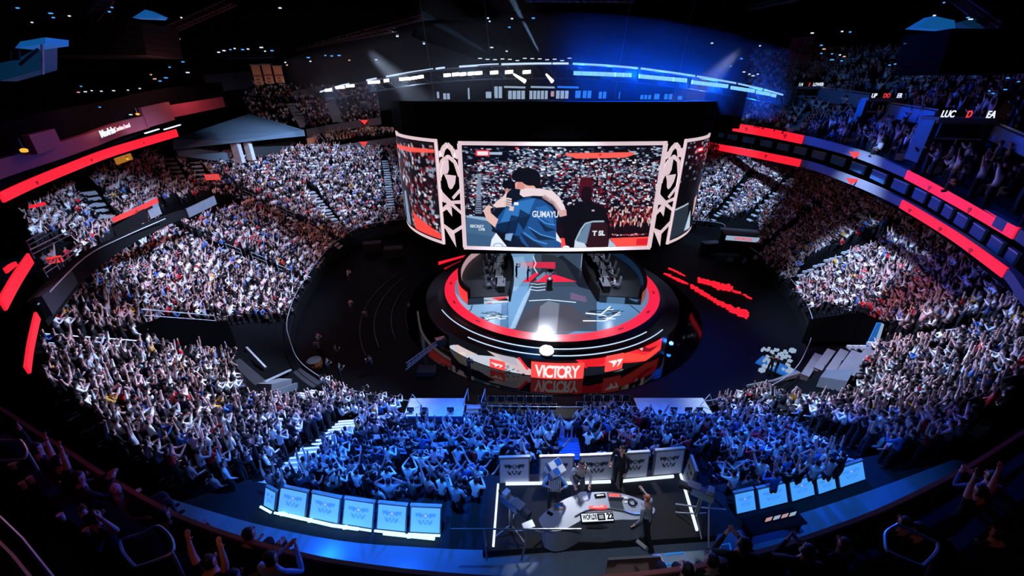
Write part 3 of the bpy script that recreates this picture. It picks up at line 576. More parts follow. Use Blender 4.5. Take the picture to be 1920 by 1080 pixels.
# catwalk lights: many small fixtures under the roof
lights_px = [(100, 33, 26, 'b'), (130, 30, 26, 'w'), (62, 53, 24, 'w'), (95, 25, 20, 'b'), (210, 14, 26, 'b'), (205, 22, 26, 'b'), (60, 42, 22, 'w'), (33, 15, 20, 'b'), (525, 15, 50, 'w'), (335, 73, 36, 'w'), (340, 33, 40, 'w'), (155, 35, 30, 'w'), (110, 90, 30, 'w'),
 (343, 116, 50, 'b'), (318, 126, 45, 'b'), (352, 136, 50, 'w'), (290, 148, 40, 'p'), (283, 140, 40, 'p'), (300, 152, 41, 'b'), (311, 146, 42, 'b'), (147, 173, 26, 'p'), (160, 172, 27, 'w'), (172, 170, 27, 'w'), (190, 171, 28, 'w'), (213, 170, 29, 'w'), (240, 169, 30, 'w'), (262, 166, 31, 'w'),
 (410, 98, 60, 'w'), (420, 95, 60, 'w'), (432, 93, 60, 'b'), (440, 91, 60, 'w'), (455, 93, 62, 'b'), (465, 92, 62, 'w'), (490, 89, 62, 'w'), (497, 96, 62, 'w'), (510, 95, 62, 'b'), (325, 178, 44, 'w'), (332, 176, 44, 'w'), (340, 180, 44, 'w'), (365, 180, 45, 'w'), (156, 230, 26, 'w'), (245, 215, 30, 'w'), (395, 180, 48, 'w'), (152, 162, 24, 'b'), (187, 201, 26, 'b'), (10, 263, 20, 'w'),
 (535, 117, 75, 'w'), (538, 122, 75, 'p'), (578, 108, 78, 'b'), (582, 115, 78, 'w'), (610, 104, 80, 'b'), (622, 105, 80, 'b'), (636, 104, 80, 'b'), (655, 113, 85, 'p'), (705, 112, 85, 'w'), (795, 82, 60, 'w'), (745, 68, 60, 'w'), (915, 34, 45, 'w'), (918, 40, 45, 'w'), (960, 35, 45, 'w'), (955, 51, 45, 'b'), (922, 89, 60, 'w'), (950, 96, 60, 'w'), (1000, 34, 50, 'b'),
 (1540, 85, 55, 'b'), (1545, 92, 55, 'p'), (1540, 100, 52, 'b'), (1560, 101, 52, 'b'), (1575, 103, 52, 'w'), (1583, 106, 52, 'p'), (1560, 112, 52, 'b'), (1578, 114, 52, 'b'), (1668, 122, 45, 'b'), (1680, 120, 45, 'b'), (1692, 119, 45, 'b'), (1700, 117, 44, 'w'), (1710, 118, 44, 'b'), (1720, 116, 44, 'w'), (1425, 86, 60, 'w'), (1335, 81, 60, 'w'), (1523, 62, 50, 'w'), (1579, 59, 50, 'w'), (1594, 60, 50, 'b'), (1698, 82, 40, 'b'), (1710, 84, 40, 'b'), (1770, 5, 26, 'b'), (1752, 29, 26, 'w'), (1815, 33, 25, 'b'), (1820, 36, 25, 'w'), (1895, 58, 22, 'b'), (1905, 60, 22, 'b'), (1910, 69, 22, 'b'),
 (1910, 153, 24, 'b'), (1890, 146, 24, 'b'), (1855, 170, 26, 'b'), (1862, 175, 26, 'b'), (1885, 168, 26, 'b'), (1390, 110, 66, 'b'), (1370, 124, 66, 'b'), (1395, 135, 66, 'w'), (1405, 139, 66, 'w'), (1412, 142, 66, 'w'), (1421, 139, 66, 'w')]
M['lw'] = emat('fixture_white', 'cfdcf0', 1.3); M['lb'] = emat('fixture_blue', '4aa0f0', 1.2); M['lp'] = emat('fixture_pink', 'f0b0a8', 1.)
for px, py, Y, k in lights_px:
    c = PY(px, py, Y); s = Y*.0045; e = empty('roof_light', c, {'w': 'small white fixture glowing under the dark roof', 'b': 'small blue fixture glowing under the dark roof', 'p': 'small pinkish fixture glowing under the dark roof'}[k], 'light', {'w': 'white fixtures under the roof', 'b': 'blue fixtures under the roof', 'p': 'pinkish fixtures under the roof'}[k])
    mb = MB(); mb.box(c, (s*random.uniform(.6, 1.6), s*.5, s*.45), random.uniform(-.4, .4)); mb.build('lens', 'l'+k, e); mb = MB(); mb.box(c+Vector((0, 0, s*.5)), (s*1.2, s*.8, s*.5)); mb.build('housing', 'black', e)
# steel pieces at the corners, blue light put into colour and emission
M['bluesteel'] = mat('blue_glow_steel', '2f7fc8', .5, 0, .3, 1, '1466b4', .55); M['bluesteeld'] = mat('blue_glow_steel_dim', '123a5c', .6, 0, .6, .5, '0b3356', .5)
def slab(pix, Y, th, nm, mt, lab, cat='roof panel'):
    mb = MB(); mb.prism([PY(x, y, Y) for x, y in pix], (0, th, 0)); return tag(mb.build(nm, mt), lab, cat)
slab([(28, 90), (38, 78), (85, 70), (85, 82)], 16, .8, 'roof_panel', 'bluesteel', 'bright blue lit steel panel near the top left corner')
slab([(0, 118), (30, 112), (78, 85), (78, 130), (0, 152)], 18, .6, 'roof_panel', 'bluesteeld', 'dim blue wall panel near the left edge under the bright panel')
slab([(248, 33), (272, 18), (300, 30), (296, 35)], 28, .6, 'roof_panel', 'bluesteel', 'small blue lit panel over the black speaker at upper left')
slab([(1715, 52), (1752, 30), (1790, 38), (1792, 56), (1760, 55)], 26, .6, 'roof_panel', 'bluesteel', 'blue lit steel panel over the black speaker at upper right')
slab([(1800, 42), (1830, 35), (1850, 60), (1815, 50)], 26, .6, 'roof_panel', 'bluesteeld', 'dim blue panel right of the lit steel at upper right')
mb = MB(); mb.tube([PY(79, 84, 16), PY(80, 138, 16.2)], .05, 6); tag(mb.build('hanging_pole', 'white'), 'pale hanging pole under the bright blue panel', 'pole')
mb = MB(); mb.tube([PY(20, 95, 16), PY(20, 112, 16), PY(36, 111, 16), PY(36, 93, 16)], .04, 5); tag(mb.build('hanging_scaffold', 'trussblue'), 'small hanging scaffold beside the pale pole', 'scaffold')
mb = MB(); mb.tube([PY(38, 122, 16.2), PY(72, 92, 16.4)], .05, 5); tag(mb.build('roof_brace', 'trussblue'), 'slanting brace on the dim blue wall panel', 'brace')
for x0, y0, x1, y1, Y, lab in ((88, 48, 300, 108, 24, 'big black speaker stack hanging at upper left'), (1738, 60, 1925, 140, 22, 'big black speaker stack hanging at upper right')):
    e = empty('speaker_stack', PY((x0+x1)/2, (y0+y1)/2, Y), lab, 'speaker'); a, b, c = PY(x0, y0, Y), PY(x1, y0, Y), PY(x0, y1, Y); n = 5
    for k in range(n):
        mb = MB(); w = (b-a)/2; h = (a.z-c.z)/n; mb.obox((a+b)/2-Vector((0, 0, h*(k+.5))), w*(1-.02*k), Vector((0, 1.2, 0)), Vector((0, 0, h*.46))); mb.build('speaker_cabinet', 'void', e)
# ================================================================== SCOREBOARD
SX = 4.25
plan = [(0, 34.7), (8.75, 35.25), (10.85, 36.6), (12.6, 38.2), (14.4, 40.4), (15.9, 43.2), (17.3, 47.8)]
def pw(sx, i): return Vector((SX+sx*plan[i][0], plan[i][1], 0))
ZB, ZT = 6.95, 16.55
sb = empty('scoreboard', (SX, 44, ZB), 'huge black centre-hung scoreboard with curved video walls over the stage', 'scoreboard')
# body: closed outline behind the faces
outl = [(p[0]-SX, p[1]) for p in ([pw(-1, i) for i in (6, 5, 4, 3, 2, 1)]+[pw(1, i) for i in (1, 2, 3, 4, 5, 6)])]+[(15, 56), (8, 60), (-8, 60), (-15, 56)]
outl = [Vector((SX+x, y+.12, 0)) for x, y in outl]
mb = MB(); mb.prism([Vector((p.x, p.y, ZB-.55)) for p in outl], (0, 0, ZT-ZB+.9)); mb.build('housing', 'void', sb)
mb = MB(); cc = Vector((SX, 47, 0)); mb.prism([Vector((p.x, p.y, 0))+(p-cc)*.02+Vector((0, 0, ZT+.25)) for p in outl], (0, 0, 2.75)); mb.build('upper_shroud', 'void', sb)
for sx, (x0, x1) in ((-1, (711, 790)), (1, (1318, 1386))):
    a, b = PY(x0, 200, 47), PY(x1, 200, 45); mb = MB(); mb.prism([Vector((a.x, 47, 16.9)), Vector((b.x, 44, 16.9)), Vector((b.x, 50, 16.9)), Vector((a.x, 52, 16.9))], (0, 0, 4.2)); mb.build('side_shroud', 'void', sb)
def frame(pts, z0, z1, w, mt='cream'):       # outline strip around a face; pts plan points
    pts = [Vector((p.x, p.y-.1, 0)) for p in pts]; mb = MB()
    for z in (z0, z1): mb.strip([p+Vector((0, 0, z)) for p in pts], w, .16)
    for p, q in ((pts[0], pts[1]), (pts[-1], pts[-2])):
        d = (q-p).normalized()*w*.5; mb.strip([p-d*.2+Vector((0, 0, (z0+z1)/2)), p+d*1.6+Vector((0, 0, (z0+z1)/2))], z1-z0+w, .2)
    return mb
mainp = catmull([pw(-1, 1), pw(-1, 0), pw(1, 1)], 10)
frame(mainp, ZB+.15, ZT-.15, .3).build('screen_frame', 'cream', sb)
def along(pts):
    L = [0]
    for a, b in zip(pts[:-1], pts[1:]): L.append(L[-1]+(b-a).length)
    def f(u, off=-.14):
        s = u*L[-1]; i = 0
        while i < len(pts)-2 and L[i+1] < s: i += 1
        t = (s-L[i])/(L[i+1]-L[i]); p = pts[i].lerp(pts[i+1], t); d = (pts[i+1]-pts[i]).normalized(); n = Vector((d.y, -d.x, 0)); return p+n*(-off if True else 0)
    return f
# main picture, drawn in the proportions of the video wall
def trm(X, Y): v = (Y-50)/990; l = 25+40*v; r = 1840-60*v; return ((X-l)/(r-l), v)
def crowdpix(c, x0, y0, x1, y1, n, cols, sx=(10, 40), sy=(5, 14), seed=1):
    rr = random.Random(seed)
    for _ in range(n):
        x, y = rr.uniform(x0, x1), rr.uniform(y0, y1); w, h = rr.uniform(*sx)/2, rr.uniform(*sy)/2; s = rr.uniform(-.4, .4)*h
        c.poly([(x-w, y-h+s), (x+w*.3, y-h), (x+w, y+s), (x+w*.2, y+h), (x-w*.8, y+h-s)], rr.choice(cols))
cv = Canvas(600, 332, trm, '0b0a14')
BL, RD = ['9fb0c8', 'c4d2e4', '6c7f9c', '2a3450', '141422', 'e8eef8', '0a0c18', '41506e'], ['6a1220', '981c2a', '4a0a14', '1a0810', 'd6dce8', '90a0b8', '0c0810', '200810', '8a94a8']
crowdpix(cv, 20, 60, 1840, 170, 260, ['1c2438', '2c3850', '0a0c16', '64748e', 'a8b8cc'], (14, 60), (8, 18), 3)
crowdpix(cv, 520, 60, 960, 165, 90, BL+['e05050'], (14, 40), (8, 18), 5)
cv.poly([(955, 108), (1578, 105), (1575, 128), (1500, 152), (1050, 158), (1010, 140), (955, 130)], 'ff5f55'); cv.ell(1268, 125, 16, 9, 'c03040')
cv.rect(150, 88, 275, 140, 'ff3040'); cv.rect(165, 98, 262, 132, 'f0e8ec'); cv.rect(275, 104, 390, 126, 'a8bcd4')
crowdpix(cv, 180, 175, 1850, 330, 760, BL+BL+RD[:4], (14, 50), (8, 20), 6); crowdpix(cv, 20, 200, 1850, 560, 1500, BL+RD, (12, 44), (7, 20), 7)
crowdpix(cv, 1000, 300, 1850, 780, 900, RD+RD[:5], (10, 34), (8, 26), 8); crowdpix(cv, 20, 300, 520, 720, 420, RD+BL, (12, 40), (7, 20), 9)
cv.poly([(20, 240), (130, 230), (60, 720), (20, 720)], '0c0a10', .75); cv.poly([(165, 300), (195, 300), (205, 700), (140, 700), (150, 560)], '7f90ac', .8)
for k in range(7): cv.rect(135, 560+k*22, 210, 568+k*22, '1a1420')
crowdpix(cv, 1380, 640, 1800, 820, 160, ['d8a8a0', 'c04848', '80202c', 'e8c8c0', '100810', '300810'], (8, 20), (18, 60), 10)
cv.poly([(900, 800), (1840, 840), (1840, 940), (900, 940)], '180810', .85); crowdpix(cv, 1450, 905, 1780, 925, 26, ['c05060', 'e8e0e8', '702030'], (20, 60), (6, 12), 12)
cv.poly([(945, 935), (1030, 935), (1030, 1045), (950, 1045)], 'ff4a44'); cv.poly([(1410, 945), (1840, 940), (1840, 1045), (1480, 1045)], 'ff5048'); cv.poly([(1670, 960), (1840, 955), (1840, 1030), (1670, 1030)], 'e02030'); cv.poly([(1405, 950), (1485, 1045), (1400, 1045)], 'a8c0d8')
# dark clothed standing person behind
cv.poly([(1000, 1045), (960, 820), (1000, 620), (1110, 565), (1220, 565), (1340, 620), (1400, 780), (1400, 1045)], '08070c'); cv.ell(1155, 450, 66, 110, '4a0c18'); cv.ell(1165, 490, 50, 90, '150609'); cv.poly([(1095, 370), (1110, 330), (1190, 330), (1215, 380), (1210, 420), (1100, 420)], '4a0c18'); cv.rect(1222, 645, 1248, 662, 'c8a8b0')
# chairs
cv.poly([(55, 715), (230, 728), (280, 790), (335, 900), (300, 1045), (60, 1045)], '44688c'); cv.poly([(55, 715), (230, 728), (270, 770), (60, 735)], '8fb0d0'); cv.poly([(60, 900), (320, 930), (300, 1045), (60, 1045)], '3a5c80')
cv.poly([(340, 890), (445, 1035), (285, 1045), (300, 960)], 'e6eef8'); cv.ell(362, 1030, 52, 34, 'b0c4dc'); cv.ell(362, 1034, 34, 22, 'e6eef8')
cv.poly([(1070, 1045), (1120, 860), (1165, 785), (1250, 760), (1340, 762), (1380, 800), (1400, 1045)], '2c1018'); cv.line([(1085, 970), (1130, 850), (1170, 785), (1240, 765), (1345, 765)], 16, '9fb8cc'); cv.poly([(1075, 1045), (1080, 960), (1170, 990), (1200, 1045)], 'c8d8e6'); cv.poly([(1120, 900), (1180, 790), (1225, 785), (1190, 1000), (1100, 975)], '6f90b0', .8); cv.ell(1000, 1040, 34, 22, 'ffffff')
# embraced person behind, dark
cv.poly([(300, 880), (330, 640), (420, 480), (520, 420), (650, 440), (800, 520), (900, 640), (930, 760), (800, 860), (450, 900)], '0a1220')
cv.poly([(390, 420), (400, 370), (470, 350), (520, 390), (520, 440), (430, 450)], '07080c'); cv.poly([(415, 450), (445, 430), (460, 460), (430, 500)], 'c08070')
# player in blue jersey
cv.poly([(330, 850), (345, 740), (430, 620), (560, 545), (640, 520), (760, 545), (860, 620), (895, 700), (905, 900), (950, 975), (955, 1045), (640, 1045), (560, 960), (480, 900)], '1c4f8c')
cv.poly([(430, 640), (560, 560), (700, 530), (640, 700), (500, 760), (380, 780)], '2f72b8'); cv.poly([(700, 620), (800, 600), (860, 660), (880, 800), (760, 720)], '2a66ac')
for k, (a, b, c2, d) in enumerate((((480, 700), (560, 720), (520, 900), (430, 880)), ((560, 640), (660, 700), (600, 860), (540, 760)), ((620, 800), (760, 900), (900, 950), (740, 960)), ((560, 880), (680, 960), (800, 1040), (660, 1045)), ((345, 800), (480, 760), (450, 900), (340, 880)), ((720, 740), (820, 820), (900, 850), (800, 870)), ((470, 900), (560, 920), (600, 1045), (440, 1045)))): cv.poly([a, b, c2, d], '081832', .85)
for p in ([(640, 820), (760, 900), (900, 940)], [(600, 880), (700, 960), (820, 1000)], [(700, 700), (800, 780), (890, 800)]): cv.line(p, 12, '4a90d4')
cv.poly([(430, 900), (500, 890), (480, 975), (425, 960)], '7fa4d0'); cv.rect(505, 572, 545, 600, 'e8f0fa'); cv.poly([(465, 625), (505, 612), (500, 660), (458, 655)], 'e6c8b0'); cv.poly([(900, 870), (950, 960), (955, 990), (905, 960)], 'dfe8f4')
# head and hair
cv.poly([(510, 390), (560, 330), (640, 345), (700, 430), (600, 450), (515, 440)], 'e0a898'); cv.poly([(540, 370), (590, 350), (600, 440), (520, 440)], 'd08c80'); cv.ell(600, 372, 18, 34, 'e8b0a0'); cv.line([(590, 345), (605, 390)], 7, 'e05058')
cv.poly([(480, 330), (500, 270), (560, 245), (640, 240), (720, 290), (745, 350), (735, 440), (680, 410), (640, 400), (610, 340), (580, 330), (575, 375), (520, 375)], '0c0b10'); cv.ell(650, 330, 90, 80, '0a0a0e'); cv.ell(520, 320, 42, 45, '0b0a0e'); cv.ell(455, 400, 55, 38, '08080c')
# arms and hands
cv.poly([(560, 450), (620, 432), (740, 435), (850, 455), (920, 520), (970, 610), (990, 690), (950, 700), (910, 640), (860, 560), (780, 510), (680, 505), (590, 520), (555, 495)], 'e8d4d8'); cv.poly([(780, 490), (880, 560), (960, 680), (930, 690), (860, 590), (760, 525)], 'b8949c', .7); cv.poly([(905, 650), (985, 640), (992, 700), (930, 715)], 'd8a8a4')
cv.poly([(220, 660), (255, 610), (290, 612), (285, 680), (360, 750), (330, 835), (250, 760)], 'e6bab0'); cv.poly([(305, 610), (350, 560), (400, 520), (440, 460), (430, 530), (430, 620), (340, 630)], 'e8ccc8')
for k in range(4): cv.line([(395, 560+k*18), (440, 535+k*22), (482, 545+k*24)], 15, 'ead0cc'); 
for k in range(3): cv.line([(410, 566+k*20), (475, 556+k*24)], 3, '8a5c60')
def scr_fn(u, v): q = fmain(u*.966+.017); return Vector((q.x, q.y, ZT-.35-v*(ZT-ZB-.7)))
fmain = along(mainp)
scr = cv.grid('main_screen', scr_fn, 'screen', sb)
def sp(X, Y, off=0): u, v = trm(X, Y); q = scr_fn(u, v); return q+Vector((0, -off, 0))
M['ptxt'] = emat('screen_white', 'dfe8f4', .95)
text_at('jersey_lettering', 'GUMAYU', 'ptxt', sp(795, 690, .05), (1, 0, -.02), (0, 0, 1), .78, sb, .004, .02, .72)
text_at('chair_lettering', 'SECRET', 'ptxt', sp(160, 826, .05), (1, 0, -.04), (0, 0, 1), .36, sb, .004, .01, 1.05)
text_at('chair_lettering', 'LAB', 'ptxt', sp(205, 856, .05), (1, 0, -.04), (0, 0, 1), .34, sb, .004, .01, 1.0)
text_at('chair_lettering', 'T SL', 'ptxt', sp(1300, 890, .05), (1, 0, .02), (0, 0, 1), .62, sb, .004, .03, 1.0)
# side screens
for sx in (-1, 1):
    wp = catmull([pw(sx, i) for i in (2, 3, 4, 5, 6)], 5); 
    if sx < 0: wp = wp[::-1]
    frame(wp, ZB+.12, ZT-.1, .26).build('screen_frame', 'cream', sb)
    c = Canvas(110, 150, lambda x, y: (x/100, y/100), '08070c'); rr = random.Random(3)
    if sx < 0:
        crowdpix(c, 0, 4, 100, 95, 900, RD+['b09098', '6c2028', '8890a8', '0a080c'], (1.5, 5), (2, 6), 21); c.poly([(8, 10), (100, 6), (100, 9), (70, 12), (8, 14)], 'ff5a50'); c.rect(0, 0, 100, 3, '101018')
        c.poly([(0, 18), (14, 30), (22, 60), (26, 98), (0, 98)], '2a5a90'); c.poly([(0, 40), (10, 50), (18, 98), (0, 98)], '10243e'); c.poly([(2, 16), (10, 22), (20, 44), (14, 46), (4, 30)], 'e0c8c8'); c.poly([(30, 40), (55, 55), (58, 98), (28, 98)], '060609', .9); c.poly([(60, 78), (100, 92), (100, 98), (62, 98)], 'ff4a44'); c.poly([(40, 60), (48, 58), (52, 98), (38, 98)], '8098b0')
    else:
        crowdpix(c, 0, 0, 100, 40, 200, ['141420', '0a0a10', '303848', '8898b0'], (2, 5), (1, 3), 22); c.rect(18, 7, 32, 11, 'ff3040'); c.rect(21, 8, 29, 10, 'f0f0f4'); crowdpix(c, 50, 8, 90, 25, 50, ['c8d4e4', 'e07068', '8898b0'], (2, 6), (1, 3), 23)
        c.poly([(28, 62), (45, 48), (60, 36), (70, 24), (92, 24), (96, 60), (90, 98), (20, 98)], '0a0a10'); c.poly([(68, 30), (80, 24), (90, 34), (86, 60), (80, 58), (82, 38), (74, 36)], 'e0c4c0'); c.poly([(36, 62), (44, 60), (46, 80), (40, 84)], 'd8a8a0'); c.poly([(44, 52), (62, 40), (66, 50), (50, 60)], 'd0a098'); c.poly([(60, 70), (74, 66), (72, 84), (62, 88)], '3a70b0', .7)
        c.poly([(0, 66), (22, 64), (30, 98), (0, 98)], '26323e'); c.line([(0, 66), (22, 64)], 1.6, 'c0ccd8'); c.poly([(24, 96), (30, 74), (40, 98)], 'b8d0e4')
    fw = along(wp)
    c.grid('side_screen', lambda u, v, f=fw: Vector((f(u*.97+.015).x, f(u*.97+.015).y, ZT-.28-v*(ZT-ZB-.55))), 'screen', sb)
    # carved-looking ornament panel between the screens
    a, b = (pw(-1, 2), pw(-1, 1)) if sx < 0 else (pw(1, 1), pw(1, 2)); H = ZT-ZB
    def op(x, y, a=a, b=b, H=H): q = a.lerp(b, x); return Vector((q.x, q.y-.14, ZT-y*H))
    e = MB(); mb = MB()
    def seg(pl, w=.28):
        for p, q in zip(pl[:-1], pl[1:]): mb.beam(op(*p), op(*q), .1, w)
    def pol(pl): mb.prism([op(*p) for p in pl], (0, .08, 0))
    seg([(.08, .1), (.18, .14), (.3, .07), (.5, .035), (.7, .07), (.82, .14), (.95, .08)], .42); seg([(.05, .27), (.2, .18), (.5, .135), (.8, .18), (.97, .3)], .3); seg([(.05, .27), (.03, .36)], .3); seg([(.97, .3), (.97, .42), (.6, .51)], .24)
    pol([(.1, .3), (.2, .2), (.5, .16), (.5, .25), (.42, .29), (.2, .3), (.06, .36)]); pol([(.25, .3), (.8, .3), (.74, .37), (.6, .42), (.5, .43), (.42, .41), (.36, .35)])
    pol([(.02, .42), (.12, .47), (.5, .54), (.95, .52), (.98, .55), (.6, .565), (.98, .63), (.98, .66), (.5, .59), (.05, .665), (.02, .63), (.3, .57), (.03, .56)]); pol([(.22, .62), (.5, .6), (.5, .69), (.38, .66)])
    seg([(.03, .8), (.5, .85), (.97, .77)], .3); pol([(.12, .83), (.55, .86), (.6, 1.), (.4, .93)]); seg([(.03, .02), (.03, .98)], .14); seg([(.97, .02), (.97, .98)], .14)
    mb.build('ornament', 'cream', sb)
for sx in (-1, 1):
    for k in range(2): mb = MB(); mb.tube([(SX+sx*(6+k*6), 44, ZT+2.9), (SX+sx*(8+k*6), 46, 40)], .05, 5); mb.build('hoist_cable', 'dgrey', sb)
# ================================================================== LIGHT RING ABOVE THE SCOREBOARD
def Ya(px):
    xs, ys = [560, 600, 680, 790, 920, 1065, 1200, 1310, 1400, 1470, 1500], [54, 50, 46, 42, 39, 38, 39, 41.5, 45, 50, 53]
    return float(np.interp(px, xs, ys))
ring = empty('light_ring', PY(1040, 125, 38.5), 'curved truss ring of white and blue stage lights above the scoreboard', 'lighting truss')
arc = [(598, 173), (640, 160), (700, 148), (760, 137), (830, 127), (920, 121), (1000, 119), (1065, 119), (1130, 122), (1200, 128), (1260, 136), (1320, 145), (1380, 156), (1430, 167), (1475, 180)]
ap = catmull([PY(x, y+2, Ya(x)+.6) for x, y in arc], 3)
mb = MB(); o2 = Vector((0, .9, 0)); o3 = Vector((0, .3, -1.05)); mb.tube(ap, .06, 5); mb.tube([p+o2 for p in ap], .06, 5); mb.tube([p+o3 for p in ap], .06, 5)
for i in range(len(ap)-1): mb.tube([ap[i], ap[i+1]+o2, ap[i+1]+o3, ap[i]], .03, 4)
mb.build('truss', 'dgrey', ring)
def arcy(x): return float(np.interp(x, [a[0] for a in arc], [a[1] for a in arc]))
M['stripw'] = emat('strip_white', 'c4dcff', 1.1); M['barw'] = emat('bar_white', 'fff2f4', 3.); M['barb'] = emat('bar_blue', '7cc4ff', 1.2); M['stripb'] = emat('strip_blue', '8cc4ff', 1.1)
for x0, x1, k in ((600, 622, 'w'), (628, 655, 'w'), (687, 706, 'w'), (724, 812, 'w'), (817, 834, 'w'), (861, 935, 'w'), (940, 1034, 'w'), (1036, 1066, 'w'), (1074, 1196, 'b'), (1202, 1303, 'b'), (1307, 1380, 'b'), (1384, 1430, 'b'), (1433, 1468, 'b')):
    mb = MB(); n = 4; mb.strip([PY(x0+(x1-x0)*i/n, arcy(x0+(x1-x0)*i/n), Ya(x0)-.3) for i in range(n+1)], .14, .12); mb.build('strip_light', 'strip'+k, ring)
BARS = [(610, 622, 169), (630, 646, 164), (649, 664, 161), (690, 712, 154), (720, 729, 151), (749, 770, 148), (772, 782, 146), (784, 794, 144), (832, 845, 141), (848, 860, 139.5), (862, 874, 139), (877, 888, 138), (890, 904, 137), (919, 934, 136), (947, 962, 135), (980, 995, 135)]
for x0, x1, y in BARS:
    Y = Ya(x0)-.2; mb = MB(); mb.strip([PY(x0, y+.6, Y), PY(x1, y-.6, Y)], .26, .2); mb.build('flood_light', 'barw', ring)
for x0, x1, y0, y1, n in ((1075, 1184, 137, 141, 7), (1198, 1288, 143, 151, 7), (1297, 1365, 154, 162, 6), (1370, 1415, 164, 171, 4), (1418, 1444, 172, 177, 3), (1446, 1455, 178, 180, 1)):
    for i in range(n):
        a, b = (i+.04)/n, (i+.96)/n; Y = Ya(x0)-.2; p, q = PY(x0+(x1-x0)*a, y0+(y1-y0)*a, Y), PY(x0+(x1-x0)*b, y0+(y1-y0)*b, Y); mb = MB(); mb.strip([p, q], .3, .2); mb.build('blue_flood_light', 'barb', ring)
for (a, b) in (((963, 139), (985, 153)), ((1024, 139), (1036, 153))):
    p, q = PY(*a, 38), PY(*b, 37.6); mb = MB(); mb.tube([p, q], [.07, .16], 8); mb.build('moving_head', 'barw', ring)
# crown light fixtures at the top of the ring
for i, px in enumerate(range(900, 1070, 14)):
    c = PY(px, 112+random.uniform(-3, 2), 39.5); mb = MB(); mb.box(c, (.32, .2, .05)); tag(mb.build('truss_fixture', 'lw'), 'thin white fixture glowing on top of the light ring', 'light', 'white fixtures on top of the light ring')
# far wall seen through the ring: lit suites
M['winw'] = emat('suite_window_white', '9ab0cc', .9); M['winb'] = emat('suite_window_blue', '2a78d8', 1.); M['winp'] = emat('suite_window_pink', 'c8a0a8', .8)
WIN = [(818, 824, 172, 184, 'w'), (830, 844, 175, 188, 'w'), (876, 881, 165, 186, 'w'), (910, 922, 172, 184, 'w'), (926, 942, 162, 184, 'w'), (952, 985, 170, 186, 'w'), (992, 1028, 170, 186, 'w'), (1032, 1040, 171, 181, 'p'), (1042, 1067, 170, 185, 'w'), (1078, 1090, 170, 184, 'b'), (1092, 1110, 170, 184, 'b'), (1122, 1138, 172, 185, 'b'), (1160, 1164, 172, 187, 'b'), (1200, 1222, 178, 192, 'b'), (1226, 1238, 176, 194, 'b'), (1245, 1262, 176, 196, 'b'), (1270, 1280, 180, 196, 'b'), (1287, 1296, 178, 198, 'b'), (1300, 1309, 180, 200, 'b')]
for x0, x1, y0, y1, k in WIN:
    Y = 94; a, b, c = PY(x0, y0, Y), PY(x1, y0, Y), PY(x0, y1, Y); e = empty('suite_window', c, {'w': 'white-lit suite window seen above the scoreboard', 'b': 'blue-lit suite window seen above the scoreboard', 'p': 'single pinkish suite window above the scoreboard'}[k], 'window', 'lit suite windows above the scoreboard, '+{'w': 'white', 'b': 'blue', 'p': 'pink'}[k])
    mb = MB(); mb.prism([a, b, Vector((b.x, Y, c.z)), c], (0, .1, 0)); mb.build('pane', 'win'+k, e); mb = MB(); n = max(1, int((x1-x0)/7))
    for i in range(n+1): t = i/n; mb.box((a.x+(b.x-a.x)*t, Y-.1, (a.z+c.z)/2), (.18, .15, a.z-c.z))
    mb.build('mullion', 'black', e)
for x0, x1, y, k in ((945, 985, 163, 'winw'), (995, 1040, 163, 'winw'), (1045, 1085, 163, 'winb'), (804, 838, 208, 'redsoft'), (1124, 1138, 199, 'redsoft'), (1105, 1112, 199, 'redsoft'), (1272, 1285, 215, 'redsoft'), (1225, 1256, 210, 'suiteblue')):
    Y = 92; mb = MB(); mb.strip([PY(x0, y, Y), PY(x1, y-(2 if x0 < 900 else -1), Y)], .35, .1); tag(mb.build('light_strip', k), {'winw': 'thin white lit strip over the far suite windows', 'winb': 'thin blue lit strip over the far suite windows', 'redsoft': 'short red lit strip on the far gallery above the scoreboard', 'suiteblue': 'dim blue strip on the far gallery at the right'}[k], 'light', 'lit strips on the far gallery, '+k)
band([PY(780, 186, 96), PY(1060, 183, 96), PY(1330, 196, 96)], [8, 8, 8], 'wall_far_suites', 'void', kind='structure')
# ================================================================== STAGE
S2 = STG
def arcpts(r, a0, a1, n, z): return [Vector((S2.x+r*math.sin(R(a0+(a1-a0)*i/n)), S2.y-r*math.cos(R(a0+(a1-a0)*i/n)), z)) for i in range(n+1)]
st = empty('stage', (S2.x, S2.y, 0), 'round raised stage with red glowing rim, grey video floor and wrapped front screen', 'stage')
mb = MB(); mb.lathe((S2.x, S2.y, 0), [(12.9, 0), (13.05, .1), (13.05, 1.35), (12.6, 1.36), (12.6, 1.62), (12.0, 1.63), (12.0, 1.86), (11.2, 1.9), (11.15, 1.96), (.01, 1.965)], 96); mb.build('platform', 'blackgloss', st, True)
mb = MB()
for r0, r1, z in ((10.05, 11.12, 1.985),):
    n = 120; vs = [Vector((S2.x+r*math.sin(2*math.pi*i/n), S2.y-r*math.cos(2*math.pi*i/n), zz)) for r, zz in ((r0, z-.02), (r0, z), (r1, z), (r1, z-.02)) for i in range(n)]
    mb.add(vs, [(k*n+i, k*n+(i+1) % n, (k+1)*n+(i+1) % n, (k+1)*n+i) for k in range(3) for i in range(n)])
M['redrim'] = mat('red_rim_led', '601020', .35, 0, .1, 2, 'ff2444', .95); mb.build('red_rim', 'redrim', st)
for i in range(26):
    a = -150+i*300/25; 
    if i % 2: t = arcpts(10.58, a-1.6, a+1.6, 2, 1.99); mb = MB(); [mb.beam(p, q, .22, .012) for p, q in zip(t[:-1], t[1:])]; mb.build('rim_mark', 'redd', st)
